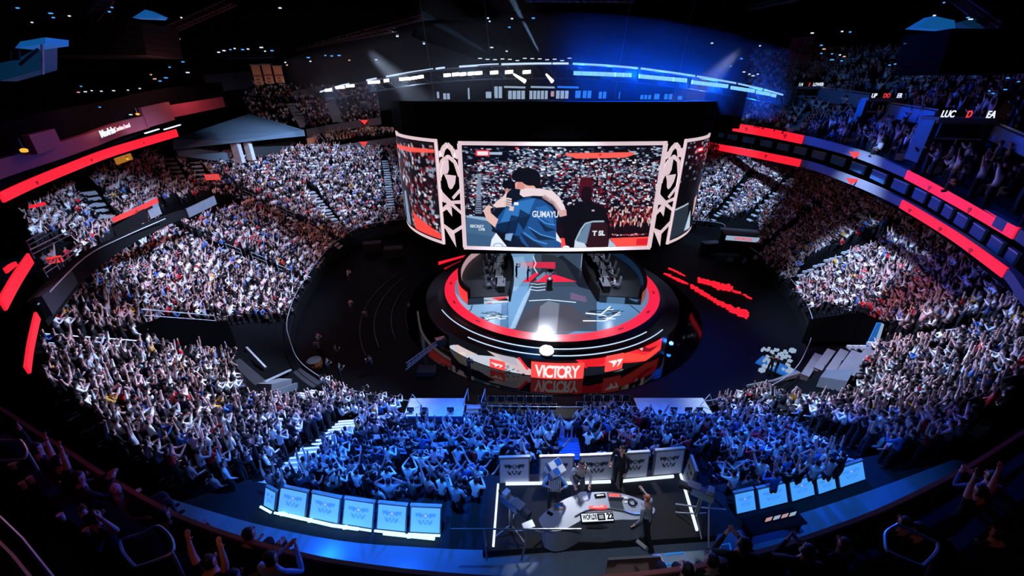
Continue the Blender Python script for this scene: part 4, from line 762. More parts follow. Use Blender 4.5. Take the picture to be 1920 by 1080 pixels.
for r, z, a0, a1 in ((12.05, 1.89, -62, 38), (12.62, 1.65, -38, 46)):
    mb = MB(); mb.tube(arcpts(r, a0, a1, 40, z), .045, 6); mb.build('edge_light', 'wled' if 0 else 'stripw', st)
# video floor painted in stage coordinates
def trf(px, py): q = P(px, py, 2.0); return ((q.x-S2.x)/20.4+.5, .5-(q.y-S2.y)/20.4)
fc = Canvas(380, 380, trf, '5f86ac')
def cr(X, Y): return (830+X*210/1814, 465+Y*125/1080)      # left detail
def cq(X, Y): return (1040+X*210/1814, 465+Y*125/1080)     # right detail
def cf(X, Y): return (800+X*460/1774, 460+Y*280/1080)      # whole stage detail
fc.poly([cf(600, 60), cf(780, 60), cf(760, 300), cf(620, 620), cf(590, 620)], '6f9cc6'); fc.poly([cf(780, 60), cf(1160, 60), cf(1230, 300), cf(1230, 620), cf(620, 620), cf(740, 300)], '3c4c60')
fc.poly([cf(980, 70), cf(1210, 260), cf(1210, 330), cf(1100, 300), cf(940, 90)], '1c2230'); fc.poly([cf(830, 180), cf(700, 265), cf(1085, 262), cf(1000, 120), cf(920, 70), cf(830, 60)], '2a323e')
fc.poly([cf(640, 600), cf(720, 480), cf(800, 420), cf(1040, 430), cf(1220, 560), cf(1000, 650), cf(700, 640)], '4c4650', .8); fc.poly([cf(820, 440), cf(880, 400), cf(960, 420), cf(940, 640), cf(800, 640)], '8890a0', .5)
fc.poly([cf(1040, 340), cf(1150, 370), cf(1160, 410), cf(1040, 390)], '6a5878'); fc.poly([cf(660, 120), cf(930, 120), cf(930, 168), cf(880, 165), cf(770, 160), cf(700, 162)], 'd83050'); fc.poly([cf(660, 122), cf(770, 122), cf(760, 160), cf(690, 160)], 'c8889c', .8)
fc.poly([cf(690, 265), cf(780, 200), cf(815, 200), cf(745, 265)], 'ff2c50'); fc.poly([cf(770, 265), cf(880, 195), cf(1085, 262)], 'ff2c50'); fc.poly([cf(790, 235), cf(850, 190), cf(870, 205), cf(800, 260)], '6f8fae')
for k in range(5): fc.line([cf(750, 275+k*11), cf(800, 282+k*11), cf(860, 275+k*11)], 1.5, 'c4d8ea' if k % 2 == 0 else '2c3a4c')
fc.line([cf(770, 80), cf(790, 130), cf(775, 160), cf(800, 200)], 1.8, 'e6eef6'); fc.poly([cf(640, 600), cf(600, 600), cf(700, 380), cf(760, 280), cf(745, 350)], 'a8c8e8', .8)
fc.poly([cf(600, 90), cf(700, 80), cf(740, 200), cf(640, 330), cf(600, 330)], '9cc0e0', .6); fc.line([cf(740, 400), cf(880, 392), cf(1080, 412)], 1.3, 'dfeeff')
fc.poly([cf(200, 330), cf(260, 400), cf(430, 405), cf(590, 390), cf(590, 620), cf(400, 560), cf(260, 480)], '84aed6'); fc.poly([cf(1230, 370), cf(1500, 420), cf(1520, 470), cf(1400, 540), cf(1230, 600)], '5c88b4'); fc.poly([cf(540, 420), cf(590, 415), cf(590, 610), cf(530, 590)], '3c6c9c', .7)
for (X, Y, s) in ((460, 510, 1), (1260, 500, 1.5)):
    rr = random.Random(int(X))
    for k in range(26): x, y = X+rr.uniform(-75, 75)*s, Y+rr.uniform(-38, 38)*s*.75; fc.line([cf(x, y), cf(x+rr.uniform(20, 60)*s, y+rr.uniform(-12, 10))], 1.5, rr.choice(['16202c', 'e6f0fa', '20303f']))
fc.line([cf(1150, 490), cf(1260, 500), cf(1330, 440)], 2.2, 'eef4fa'); fc.line([cf(1130, 545), cf(1290, 545), cf(1400, 480)], 1.8, 'e6f0fa'); fc.line([cf(330, 430), cf(320, 465), cf(250, 520)], 1.8, '10161c'); fc.line([cf(1470, 430), cf(1560, 500)], 1.5, '10161c'); fc.line([cf(585, 320), cf(585, 620)], 1, '2c4460'); fc.line([cf(1228, 380), cf(1228, 620)], 1, '30405c')
fc.grid('video_floor', lambda u, v: Vector((S2.x+(u-.5)*20.4, S2.y+(.5-v)*20.4, 1.987)), 'floorled', st, lambda u, v: (u-.5)**2+(v-.5)**2 < .2435)
mb = MB(); mb.lathe((S2.x, S2.y, 0), [(15.3, -.01), (15.3, .012), (.01, .013)], 80); mb.build('added_gloss_disc', 'glossdisc', st)  # gloss disc added so the floor mirrors sharply only near the stage
# front wrap screen
def cw(X, Y): return (830+X*420/1920, 600+Y*140/640)
RW = 13.25
def wrap_hit(px, py):
    d = ray(px, py); a = d.x**2+d.y**2; ox, oy = -S2.x, -S2.y; b = 2*(ox*d.x+oy*d.y); c = ox*ox+oy*oy-RW*RW; D = b*b-4*a*c
    if D < 0: D = 0
    t = (-b-math.sqrt(D))/(2*a); q = CAMP+d*t; return (math.degrees(math.atan2(q.x-S2.x, -(q.y-S2.y))), q.z)
W0, W1, WZ0, WZ1 = -46, 45, .04, 1.72
def trw(px, py): a, z = wrap_hit(px, py); return ((a-W0)/(W1-W0), 1-(z-WZ0)/(WZ1-WZ0))
wc = Canvas(760, 64, trw, '10131a', 3)
wc.poly([cw(30, 225), cw(100, 212), cw(300, 300), cw(420, 310), cw(640, 330), cw(770, 480), cw(780, 530), cw(400, 470), cw(200, 400), cw(90, 330)], 'c4ccdc'); wc.poly([cw(95, 215), cw(130, 212), cw(300, 295), cw(180, 300), cw(120, 290)], 'd8c4c4'); wc.ell(*cw(165, 290), 7, 4, 'e8d4c8'); wc.poly([cw(130, 335), cw(200, 335), cw(270, 400), cw(250, 410), cw(170, 375)], 'e02838')
wc.poly([cw(380, 262), cw(470, 290), cw(640, 330), cw(720, 400), cw(780, 440), cw(760, 500), cw(640, 440), cw(540, 370)], 'd4bcc0'); wc.poly([cw(460, 290), cw(620, 320), cw(650, 400), cw(520, 350)], 'a8b0c4', .7); wc.poly([cw(640, 320), cw(660, 320), cw(740, 420), cw(720, 430)], 'ff3040')
wc.poly([cw(700, 330), cw(1120, 330), cw(1120, 400), cw(760, 420)], '0c0e14'); wc.poly([cw(1115, 322), cw(1500, 270), cw(1890, 80), cw(1870, 250), cw(1740, 350), cw(1500, 370), cw(1230, 415)], 'ff2c38'); wc.poly([cw(1500, 350), cw(1560, 270), cw(1740, 300), cw(1860, 220), cw(1860, 250), cw(1740, 350)], 'ff4a40'); wc.poly([cw(1640, 230), cw(1720, 215), cw(1760, 245), cw(1850, 215), cw(1780, 270), cw(1700, 270)], '8c1020'); wc.poly([cw(1660, 230), cw(1720, 240), cw(1710, 265)], 'e8c0c4'); wc.line([cw(1720, 190), cw(1800, 180), cw(1880, 140)], 2, 'f4e0e4'); wc.poly([cw(1390, 315), cw(1460, 260), cw(1540, 255), cw(1480, 300)], 'd8c0c8'); wc.poly([cw(1180, 330), cw(1380, 310), cw(1390, 370), cw(1230, 412)], 'e8202e')
wc.poly([cw(780, 500), cw(1000, 520), cw(1230, 500), cw(1550, 420), cw(1530, 445), cw(1250, 520), cw(1000, 545), cw(760, 530)], 'b8bcc8'); wc.poly([cw(1200, 480), cw(1240, 400), cw(1500, 380), cw(1540, 415)], '181c26')
rr = random.Random(4)
for k in range(40): x = rr.uniform(480, 740); y = 400+(x-480)*.35+rr.uniform(-30, 50); wc.line([cw(x, y), cw(x+rr.uniform(8, 26), y+rr.uniform(-10, 12))], 1.2, rr.choice(['20242c', '10131a', '2c2f38']))
def wf(u, v): a = R(W0+(W1-W0)*u); return Vector((S2.x+RW*math.sin(a), S2.y-RW*math.cos(a), WZ1-v*(WZ1-WZ0)))
wc.grid('front_wrap_screen', wf, 'screen', st)
def plaque(x0, y0, x1, y1, nm):
    a0, zt = wrap_hit(*cw(x0, y0)); a1, zb = wrap_hit(*cw(x1, y1)); t = arcpts(RW+.12, a0, a1, 6, (zt+zb)/2); m2 = MB(); m2.strip(t, zt-zb, .12); return m2.build(nm, 'coral', st), t, (zt+zb)/2, zt-zb
M['coral'] = emat('coral_led_tile', 'ff4f4c', 1.); M['wtxt'] = emat('white_led_letter', 'f4f0f0', 1.05)
vt, t, z, h = plaque(762, 350, 1198, 500, 'victory_tile'); n = len(t)
L = 'VICTORY'; am, az = wrap_hit(*cw(980, 425)); a0 = wrap_hit(*cw(800, 425))[0]; a1 = wrap_hit(*cw(1160, 425))[0]
for i, ch in enumerate(L):
    wts = [1.05, .5, 1, 1, 1.05, 1.05, 1.05]; cum = (sum(wts[:i])+wts[i]/2)/sum(wts); a = a0+(a1-a0)*cum; q = arcpts(RW+.22, a, a, 1, z)[0]; x = Vector((math.cos(R(a)), math.sin(R(a)), 0))
    text_at('victory_letter', ch, 'wtxt', q, x, (0, 0, 1), h*.98, vt, .02, .035, .62)
for x0, y0, x1, y1 in ((412, 325, 538, 425), (1400, 305, 1525, 405)):
    tt, t, z, h = plaque(x0, y0, x1, y1, 'team_tile'); q = (t[0]+t[-1])/2; x = (t[-1]-t[0]).normalized(); u = Vector((0, 0, 1)); o = Vector((x.y, -x.x, 0))*.16; w = (t[-1]-t[0]).length
    m2 = MB(); pl = lambda pts: m2.prism([q+o+x*w*a+u*h*b for a, b in pts], -o*.2)
    pl([(-.42, .22), (.02, .22), (.1, .1), (-.02, -.1), (-.1, -.22), (-.12, .02)]); pl([(.08, .22), (.42, .22), (.3, -.05), (.16, -.25), (.24, .08), (.12, .1)]); m2.build('team_logo', 'wtxt', tt)
# booths
for sx in (-1, 1):
    xi, xo = S2.x+sx*4.35, S2.x+sx*8.2; nm = 'left' if sx < 0 else 'right'
    b = empty('player_booth', (S2.x+sx*6, 38, 2), 'curved black player booth on the left half of the stage' if sx < 0 else 'curved black player booth on the right half of the stage', 'booth')
    oarc = [Vector((S2.x+sx*x, y, 0)) for x, y in ((8.1, 33.3), (8.9, 34.6), (9.35, 36.3), (9.6, 38.6), (9.4, 41), (8.9, 43), (8.0, 45.2))]
    oarc = catmull(oarc, 3); base = [Vector((p.x, p.y, 2)) for p in oarc]+[Vector((xi+sx*.6, 45.8, 2)), Vector((xi-sx*.2, 42, 2)), Vector((xi-sx*.35, 38.5, 2)), Vector((xi, 33.8, 2))]
    if sx > 0: base = base[::-1]
    mb = MB(); mb.prism(base[::-1], (0, 0, .75)); mb.build('platform', 'dgrey', b)
    mb = MB(); mb.strip([p+Vector((0, 0, 2.85)) for p in oarc], 1.7, .3); mb.build('outer_wall', 'black', b)
    mb = MB(); mb.strip([p+Vector((sx*.17, -.05, 2.7)) for p in oarc[:9]], 1.2, .04); mb.build('wall_screen', 'redsoft' if sx < 0 else 'suitewarm', b)
    mb = MB(); mb.strip([p+Vector((-sx*.2, .05, 3.05)) for p in oarc[3:]], .9, .04); mb.build('inner_wall_screen', 'suiteblue' if sx > 0 else 'winp', b)
    ip = catmull([Vector((xi, 33.8, 0)), Vector((xi-sx*.35, 38.5, 0)), Vector((xi-sx*.2, 42, 0)), Vector((xi+sx*.6, 45.8, 0))], 4)
    mb = MB(); mb.strip([p+Vector((-sx*.08, 0, 2.75)) for p in ip], 1.4, .16); mb.build('inner_wall', 'black', b)
    mb = MB(); mb.strip([p+Vector((-sx*.22, 0, 2.6)) for p in ip[8:]], 1., .06); mb.build('edge_screen', 'redsoft' if sx < 0 else 'winw', b)
    # front face picture
    f0, f1 = (Vector((xi, 33.72, 0)), Vector((xo, 33.2, 0))); m2 = Canvas(60, 20, lambda x, y: (x/100, y/100), '1c2c3c')
    if sx < 0:
        f0, f1 = f1, f0; m2.rect(38, 0, 100, 100, 'b8c4d4'); m2.poly([(55, 10), (100, 5), (90, 30), (75, 60)], 'f03c48'); m2.poly([(70, 60), (95, 25), (100, 70)], '10141c'); m2.poly([(38, 30), (60, 50), (40, 60)], '60809c'); m2.poly([(40, 90), (60, 80), (55, 100)], 'e03040'); m2.poly([(45, 65), (80, 70), (100, 85), (60, 88)], 'eef0f4')
    else: m2.rect(18, 0, 62, 100, '4a6c8c'); m2.rect(62, 0, 100, 100, '0c131c'); m2.poly([(70, 5), (95, 20), (90, 60), (75, 30)], '3c648c'); m2.rect(0, 0, 18, 100, '1c2834')
    m2.grid('front_panel', lambda u, v, f0=f0, f1=f1: f0.lerp(f1, u)+Vector((0, -.06, 2.72-.7*v)), 'screen', b)
    # desk row, monitors, chairs, players
    for k in range(5):
        y = 35.2+k*2.05; x = S2.x+sx*(5.6-.25*abs(k-2))
        dk = empty('gaming_desk', (x, y, 2.75), f'black gaming desk {["at the front end", "second from the front", "in the middle", "second from the back", "at the back end"][k]} of the {nm} booth', 'desk', 'gaming desks')
        mb = MB(); mb.box((x, y, 3.48), (.8, 1.9, .05)); mb.build('desktop', 'concl', dk)
        for q in (-1, 1): mb = MB(); mb.box((x, y+q*.88, 3.1), (.7, .06, .7)); mb.build('leg', 'black', dk)
        mn = empty('monitor', (x-sx*.2, y, 3.5), f'monitor on the gaming desk {["at the front end", "second from the front", "in the middle", "second from the back", "at the back end"][k]} of the {nm} booth', 'monitor', 'player monitors')
        mb = MB(); mb.box((x-sx*.2, y, 3.84), (.05, .62, .36)); mc = mb.build('case', 'black', mn); mb = MB(); mb.box((x-sx*.165, y, 3.84), (.02, .56, .31)); mb.build('display', 'wledsoft', mc); mb = MB(); mb.box((x-sx*.2, y, 3.58), (.12, .16, .16)); mb.build('stand', 'dgrey', mn)
        cx = x+sx*1.15; ch = empty('gaming_chair', (cx, y, 2.75), f'high-backed gaming chair {["at the front end", "second from the front", "in the middle", "second from the back", "at the back end"][k]} of the {nm} booth', 'chair', 'gaming chairs')
        mb = MB(); mb.box((cx, y, 3.22), (.52, .54, .12)); mb.build('seat', 'grey' if sx < 0 else 'concl', ch); mb = MB(); mb.prism([(cx+sx*.24, y-.26, 3.25), (cx+sx*.24, y+.26, 3.25), (cx+sx*.36, y+.2, 4.05), (cx+sx*.36, y-.2, 4.05)], (sx*.1, 0, 0)); mb.build('backrest', 'grey' if sx < 0 else 'concl', ch)
        mb = MB(); mb.tube([(cx, y, 2.82), (cx, y, 3.2)], .04, 6); [mb.tube([(cx, y, 2.85), (cx+.28*math.cos(t*1.256), y+.28*math.sin(t*1.256), 2.79)], .025, 5) for t in range(5)]; mb.build('base', 'black', ch)
# trophy
c = Vector((1032, 520, 0)); c = P(1030, 543, 2.0); e = empty('trophy_pedestal', c, 'black pedestal in the middle of the stage', 'pedestal'); mb = MB(); mb.lathe(c, [(.38, 0), (.34, .1), (.27, .2), (.27, 1.0), (.33, 1.08), (.33, 1.15)], 14); mb.build('column', 'black', e)
t = empty('trophy', c+Vector((0, 0, 1.15)), 'silver trophy cup standing on the black pedestal at centre stage', 'trophy'); c2 = c+Vector((0, 0, 1.15)); mb = MB(); mb.lathe(c2, [(.3, 0), (.28, .12), (.1, .2), (.07, .35), (.16, .45), (.3, .62), (.36, .85), (.33, .98)], 16); mb.build('cup', 'silver', t, True)
for sx in (-1, 1): mb = MB(); mb.tube([c2+Vector((sx*.3, 0, .55)), c2+Vector((sx*.55, 0, .62)), c2+Vector((sx*.6, 0, .85)), c2+Vector((sx*.34, 0, .9))], .04, 6); mb.build('handle', 'silver', t)
# floor beside the stage: red brush-stroke decor, camera jib, front lamp
def streak(pix, nm, lab, seed):
    rr = random.Random(seed); mb = MB()
    for (x0, y0, x1, y1, w) in pix:
        n = int(math.hypot(x1-x0, y1-y0)/3)+1
        for i in range(n):
            t = i/n; x, y = x0+(x1-x0)*t, y0+(y1-y0)*t; h = w*rr.uniform(.55, 1.2); p = [P(x-2, y-h/2, .02), P(x+3.4, y-h/2+rr.uniform(0, 2.5), .02), P(x+3.4+rr.uniform(-1, 3), y+h/2+1.2, .02), P(x-2+rr.uniform(-2, 1), y+h/2, .02)]; mb.prism(p, (0, 0, .012))
    return tag(mb.build(nm, 'red'), lab, 'floor graphic')
streak([(1247, 513, 1289, 532, 5), (1296, 536, 1345, 566, 9), (1345, 566, 1375, 580, 10), (1370, 580, 1404, 590, 15)], 'floor_brush_stroke', 'lower red glowing brush stroke on the floor right of the stage', 1)
streak([(1256, 503, 1284, 517, 3), (1310, 525, 1352, 535, 9), (1338, 535, 1374, 540, 12), (1374, 545, 1388, 549, 5), (1395, 552, 1408, 560, 3)], 'floor_brush_stroke', 'upper red glowing brush stroke on the floor right of the stage', 2)
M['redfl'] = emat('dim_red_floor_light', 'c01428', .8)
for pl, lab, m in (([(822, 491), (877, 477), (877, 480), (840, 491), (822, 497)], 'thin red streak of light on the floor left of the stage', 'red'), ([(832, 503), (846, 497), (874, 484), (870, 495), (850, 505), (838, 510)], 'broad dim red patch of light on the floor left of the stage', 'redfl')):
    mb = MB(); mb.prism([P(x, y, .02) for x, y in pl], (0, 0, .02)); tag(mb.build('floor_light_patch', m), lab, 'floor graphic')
fl = empty('stage_lamp', P(1025, 655, 1.9), 'dazzling white lamp on the front lip of the stage above VICTORY', 'lamp'); c = P(1025, 656, 1.95)
M['dazzle'] = emat('dazzling_lamp', 'ffffff', 30.); mb = MB(); mb.lathe(c-Vector((0, 0, .2)), [(.42, 0), (.55, .12), (.5, .3), (.2, .42)], 20); mb.build('lens', 'dazzle', fl, True); mb = MB(); mb.lathe(c-Vector((0, 0, .32)), [(.6, 0), (.6, .14)], 20); mb.build('housing', 'black', fl)
bl = empty('floor_spotlight', P(1258, 646, .3), 'small intense blue spotlight on the floor right of the stage', 'lamp'); c = P(1258, 646, .5); M['bluedot'] = emat('blue_point_lamp', '2a7cff', 25.); mb = MB(); mb.lathe(c, [(.05, 0), (.17, .08), (.17, .2), (.05, .3)], 12); mb.build('lens', 'bluedot', bl); mb = MB(); mb.box(c-Vector((0, 0, .2)), (.3, .3, .3)); mb.build('housing', 'black', bl)
jb = empty('camera_jib', P(765, 692, 0), 'camera jib with white lattice arm standing left of the stage', 'camera crane'); a, b = P(762, 690, .4), P(826, 640, 1.6)
mb = MB(); d = b-a; n = 9
for o in (Vector((0, .25, 0)), Vector((0, -.25, .0)), Vector((0, 0, .45))): mb.tube([a+o, b+o*.6], .05, 5)
for i in range(n): p, q = a.lerp(b, i/n), a.lerp(b, (i+1)/n); mb.tube([p+Vector((0, .25, 0)), q+Vector((0, 0, .4)), q+Vector((0, -.25, 0)), p+Vector((0, .25, 0))], .03, 4)
mb.build('arm', 'rail', jb); mb = MB(); mb.box(b, (.8, .5, .6), .4); mb.tube([b, b+Vector((.4, -.3, .5))], .12, 8); mb.build('camera_head', 'steel', jb); mb = MB(); mb.tube([P(800, 690, 0), P(795, 668, 1.)], .1, 6); mb.box(P(800, 695, .2), (1.4, 1, .4)); mb.build('dolly', 'dgrey', jb)
# curved cable ramps / tracks on the floor at left
for k, (r, a0, a1) in enumerate(((19.5, -112, -58), (18.2, -108, -60), (16.6, -100, -62), (15.2, -96, -66))):
    mb = MB(); mb.tube(arcpts(r, a0, a1, 24, .03), .035, 5); tag(mb.build('floor_track', 'steel'), 'thin curved metal track on the dark floor left of the stage', 'track', 'curved floor tracks')
# ring of boxes and crew desks at far floor
for i, (x, y, lab) in enumerate(((700, 470, 'low black equipment case on the far floor left of the scoreboard'), (740, 480, 'black equipment case near the left side of the stage'), (1330, 470, 'black equipment case on the far floor right of the scoreboard'))):
    c = P(x, y, 0); e = empty('equipment_case', c, lab, 'case'); mb = MB(); mb.box(c+Vector((0, 0, .6)), (2.4, 1.2, 1.2), .2); mb.build('body', 'black', e); mb = MB(); mb.box(c+Vector((0, 0, 1.24)), (2.5, 1.3, .08), .2); mb.build('lid', 'dgrey', e)
# ================================================================== ANALYST DESK PLATFORM
ZD = 9.2; U = Vector((0, 0, 1))
pq = [P(905, 893, ZD), P(1290, 878, ZD), P(1345, 1004, ZD), P(905, 1034, ZD)]
pf = empty('floor_analyst_platform', pq[3], kind='structure'); mb = MB(); mb.prism([p-U*.5 for p in pq], (0, 0, .5)); mb.build('deck', 'carpet', pf)
M['paleprint'] = 'x'; M['paleprint'] = vmat('pale_printed_panel', .6)
def crest(c, W=100, H=60, col='262a32'):      # generic winged ornament of the banners
    for s in (-1, 1):
        f = lambda x: 50+s*x
        c.poly([(f(4), 30), (f(20), 22), (f(34), 30), (f(30), 40), (f(24), 34), (f(16), 44), (f(10), 36)], col); c.poly([(f(20), 26), (f(36), 22), (f(33), 30)], col); c.poly([(f(14), 56), (f(26), 48), (f(20), 66), (f(8), 70)], col); c.poly([(f(3), 48), (f(12), 52), (f(5), 66)], col)
    c.ell(50, 34, 7, 10, col); c.ell(50, 34, 3.5, 5, 'c8ccd4'); c.poly([(46, 60), (54, 60), (50, 74)], col)
def panel(a, b, h, lean, label, group, bg, mt, cat='panel', nm='banner_panel', tube=None):
    a, b = Vector(a), Vector(b); X = (b-a).normalized(); N = Vector((-X.y, X.x, 0)); up = (U*math.cos(lean)+N*math.sin(lean)); e = empty(nm, (a+b)/2, label, cat, group)
    mb = MB(); L = (b-a).length; mb.obox((a+b)/2+up*h/2, X*L/2, N*.03, up*h/2); mb.build('board', 'grey', e)
    cv2 = Canvas(48, 30, lambda x, y: (x/100, y/100), bg); crest(cv2, col='2c3038' if mt == 'paleprint' else '3f8ff0'); cv2.grid('print', lambda u, v: a.lerp(b, .03+u*.94)+up*h*(.97-v*.94)-N*.045, mt, e)
    mb = MB(); mb.beam(a+up*h, b+up*h, .08, .05); mb.build('top_edge', 'rail', e)
    for t in (.1, .9): mb = MB(); mb.tube([a.lerp(b, t)+up*h*.5+N*.03, a.lerp(b, t)+N*.45], .03, 5); mb.build('prop', 'black', e)
    if tube:
        mb = MB(); q = a-N*.12+U*.06; w = b-N*.12+U*.06; mb.tube([q, w], .035, 6); mb.build('tube_light', tube, e)
    return e
gp = 'pale banner panels behind the analyst desk'
for (x0, y0, x1, y1, lab) in ((936, 905, 993, 903, 'pale banner panel at the left end behind the analyst desk'), (1010, 903, 1074, 901, 'pale banner panel behind the cube-shaped headdress'), (1084, 901, 1148, 898, 'pale banner panel behind the patterned camouflage figure'), (1162, 896, 1212, 893, 'pale banner panel right of the person in the headset'), (1222, 891, 1277, 886, 'pale banner panel at the right end behind the analyst desk')):
    panel(P(x0, y0, ZD), P(x1, y1, ZD), .98, .12, lab, gp, 'b4bac6', 'paleprint')
panel(P(1282, 893, ZD), P(1292, 925, ZD), .95, .05, 'pale side panel standing edge-on at the right of the analyst platform', gp, 'b4bac6', 'paleprint')
for (x0, y0, x1, y1, z, lab) in ((948, 907, 1018, 906, ZD, 'white light bar on the platform floor behind the desk, left'), (1058, 906, 1145, 903, ZD, 'white light bar on the platform floor behind the desk, middle'), (1166, 902, 1263, 893, ZD, 'white light bar on the platform floor behind the desk, right'), (934, 908, 925, 1024, ZD, 'white light bar along the left edge of the analyst platform'), (1276, 889, 1307, 994, ZD, 'white light bar along the right edge of the analyst platform')):
    mb = MB(); mb.beam(P(x0, y0, z+.06), P(x1, y1, z+.06), .06, .08); tag(mb.build('light_bar', 'wledsoft'), lab, 'light', 'white light bars round the analyst platform')
# half-moon desk
TZ = ZD+.92
dk = empty('analyst_desk', P(1125, 985, ZD), 'large grey half-moon analyst desk on the dark platform', 'desk')
back = [(1010, 973), (1020, 962), (1042, 946), (1068, 932), (1100, 924), (1135, 922), (1168, 926), (1200, 936), (1218, 946), (1228, 954), (1226, 962)]
inn = [(1212, 970), (1192, 974), (1168, 974), (1150, 975), (1130, 971), (1100, 972), (1082, 980), (1060, 992), (1035, 996), (1016, 988)]
M['desk'] = mat('grey_desk_top', '8d97a6', .35, 0, .15, 1.5); top = catmull([P(x, y, TZ) for x, y in back], 3)+catmull([P(x, y, TZ) for x, y in inn], 3)
mb = MB(); mb.prism([p-U*.06 for p in top][::-1], (0, 0, .06)); mb.build('desktop', 'desk', dk)
cen = sum(top, Vector())/len(top); mb = MB(); sk = [cen+(p-cen)*.93 for p in top]; mb.prism([Vector((p.x, p.y, ZD+.01)) for p in sk][::-1], (0, 0, TZ-ZD-.08)); mb.build('skirt', 'desk', dk)
mb = MB(); q = [P(x, y, ZD+.02) for x, y in ((1050, 1016), (1062, 985), (1100, 978), (1150, 978), (1205, 990), (1218, 1006), (1130, 1018))]; mb.prism(q[::-1], (0, 0, .04)); mb.build('floor_plate', 'grey', dk)
mb = MB(); mb.tube(catmull([P(x, y, TZ+.02) for x, y in ((1078, 968), (1100, 957), (1130, 953), (1165, 957), (1190, 964), (1220, 962))], 4), .02, 5); mb.build('edge_trim', 'steel', dk)
sg = empty('desk_sign', P(1120, 972, TZ), 'white framed sign reading WORLDS 22 on the front of the analyst desk', 'sign'); a, b = P(1089, 972, TZ+.02), P(1150, 969, TZ+.02); X = (b-a).normalized(); N = Vector((-X.y, X.x, 0)); up = (U*.35+N*.94).normalized(); h = .24
mb = MB(); mb.obox((a+b)/2, X*(b-a).length/2, up.cross(X)*.03, up*h/2); mb.build('board', 'black', sg); nn = up.cross(X); nn = nn if nn.dot(CAMP-(a+b)/2) > 0 else -nn
mb = MB(); mb.obox((a+b)/2+nn*.035, X*(b-a).length*.475, nn*.01, up*h*.38); mb.build('face', 'wledsoft', sg)
c0 = (a+b)/2; nn = up.cross(X); nn = nn if nn.dot(CAMP-c0) > 0 else -nn
text_at('lettering', 'WORLDS', 'black', c0+nn*.06-X*.2, X, up, .16, sg, .004, .006, .55); text_at('lettering', '22', 'black', c0+nn*.06+X*.33, X, up, .19, sg, .004, .01, .9)
mb = MB(); q = c0+nn*.055+X*.1; mb.obox(q, X*.1, nn*.006, up*.08); mb.build('square_mark', 'black', sg); mb = MB(); mb.obox(q+nn*.008, X*.06, nn*.004, up*.045); mb.build('square_mark', 'white', sg)
rs = empty('name_bar', P(1120, 951, TZ), 'small red lit bar with white lettering on the analyst desk top', 'sign'); a, b = P(1105, 952, TZ+.03), P(1138, 951, TZ+.03); mb = MB(); mb.beam(a, b, .08, .05); mb.build('bar', 'redsoft', rs); X = (b-a).normalized(); text_at('lettering', 'ANALYST', 'wtxt', (a+b)/2+U*.03, X, U.cross(X), .07, rs, .002, 0, 1)
# monitor hanging in the desk's recess
mo = empty('floor_monitor', P(1118, 990, ZD+.3), 'dark monitor on a stand in the recess of the analyst desk', 'monitor'); c = P(1118, 988, ZD+.45); mb = MB(); mb.obox(c, Vector((.28, 0, 0)), Vector((0, .05, .02)), Vector((0, -.06, .16))); mb.build('case', 'dgrey', mo); c = P(1118, 998, ZD+.12); mb = MB(); mb.box(c, (.42, .1, .08)); mb.build('base', 'steel', mo)
# things on the desk
def prop(name, px, py, label, cat, parts, grp=None):
    c = P(px, py, TZ); e = empty(name, c, label, cat, grp)
    for nm, mt, fn in parts: m2 = MB(); fn(m2, c); m2.build(nm, mt, e)
prop('paper_sheet', 1093, 932, 'white sheet of paper on the left back part of the analyst desk', 'paper', [('sheet', 'white', lambda m, c: m.box(c+U*.008, (.22, .26, .008), .3)), ('second_sheet', 'white', lambda m, c: m.box(c+U*.018+Vector((.03, .02, 0)), (.2, .25, .006), .1))])
prop('laptop', 1152, 932, 'laptop with red and white screen on the back of the analyst desk', 'laptop', [('keyboard', 'dgrey', lambda m, c: m.box(c+U*.015, (.36, .24, .02), -.05)), ('lid', 'grey', lambda m, c: m.obox(c+U*.12+Vector((0, -.14, 0)), Vector((.18, -.01, 0)), Vector((0, .01, 0)), Vector((0, -.03, .11)))), ('display', 'redsoft', lambda m, c: m.box(c+U*.03+Vector((0, .03, 0)), (.3, .1, .01), -.05))])
prop('note_card', 1173, 937, 'small white card right of the laptop on the analyst desk', 'card', [('card', 'white', lambda m, c: m.box(c+U*.01, (.14, .2, .01))), ('fold', 'white', lambda m, c: m.box(c+U*.03, (.13, .02, .05)))])
prop('coil_microphone', 1185, 943, 'black round headphones on the right of the analyst desk', 'headphones', [('band', 'black', lambda m, c: m.tube([c+U*.03+Vector((.1*math.cos(t), .1*math.sin(t), 0)) for t in np.linspace(0, 5.5, 12)], .018, 5)), ('cup', 'dgrey', lambda m, c: m.lathe(c+Vector((.1, 0, 0)), [(.04, 0), (.05, .03), (.03, .06)], 8))])
prop('tablet', 1047, 950, 'blue-lit tablet with orange edge on the left of the analyst desk', 'tablet', [('case', 'orange_tint', lambda m, c: m.box(c+U*.012, (.3, .2, .02), .15)), ('display', 'suiteblue', lambda m, c: m.box(c+U*.026, (.24, .16, .008), .15))])
prop('phone', 1031, 963, 'black phone lying at the left end of the analyst desk', 'phone', [('case', 'black', lambda m, c: m.box(c+U*.01, (.09, .16, .012), 1)), ('glass_face', 'blackgloss', lambda m, c: m.box(c+U*.018, (.08, .15, .004), 1))])
prop('drinking_cup', 1050, 966, 'white paper cup on the left of the analyst desk', 'cup', [('cup_body', 'white', lambda m, c: m.lathe(c, [(.03, 0), (.045, .13)], 10)), ('lid', 'white', lambda m, c: m.lathe(c+U*.13, [(.048, 0), (.04, .02)], 10))])
prop('game_device', 1125, 930, 'small black device in the middle back of the analyst desk', 'device', [('body', 'black', lambda m, c: m.box(c+U*.015, (.3, .1, .03), .1)), ('button_row', 'steel', lambda m, c: m.box(c+U*.034, (.2, .03, .01), .1))])
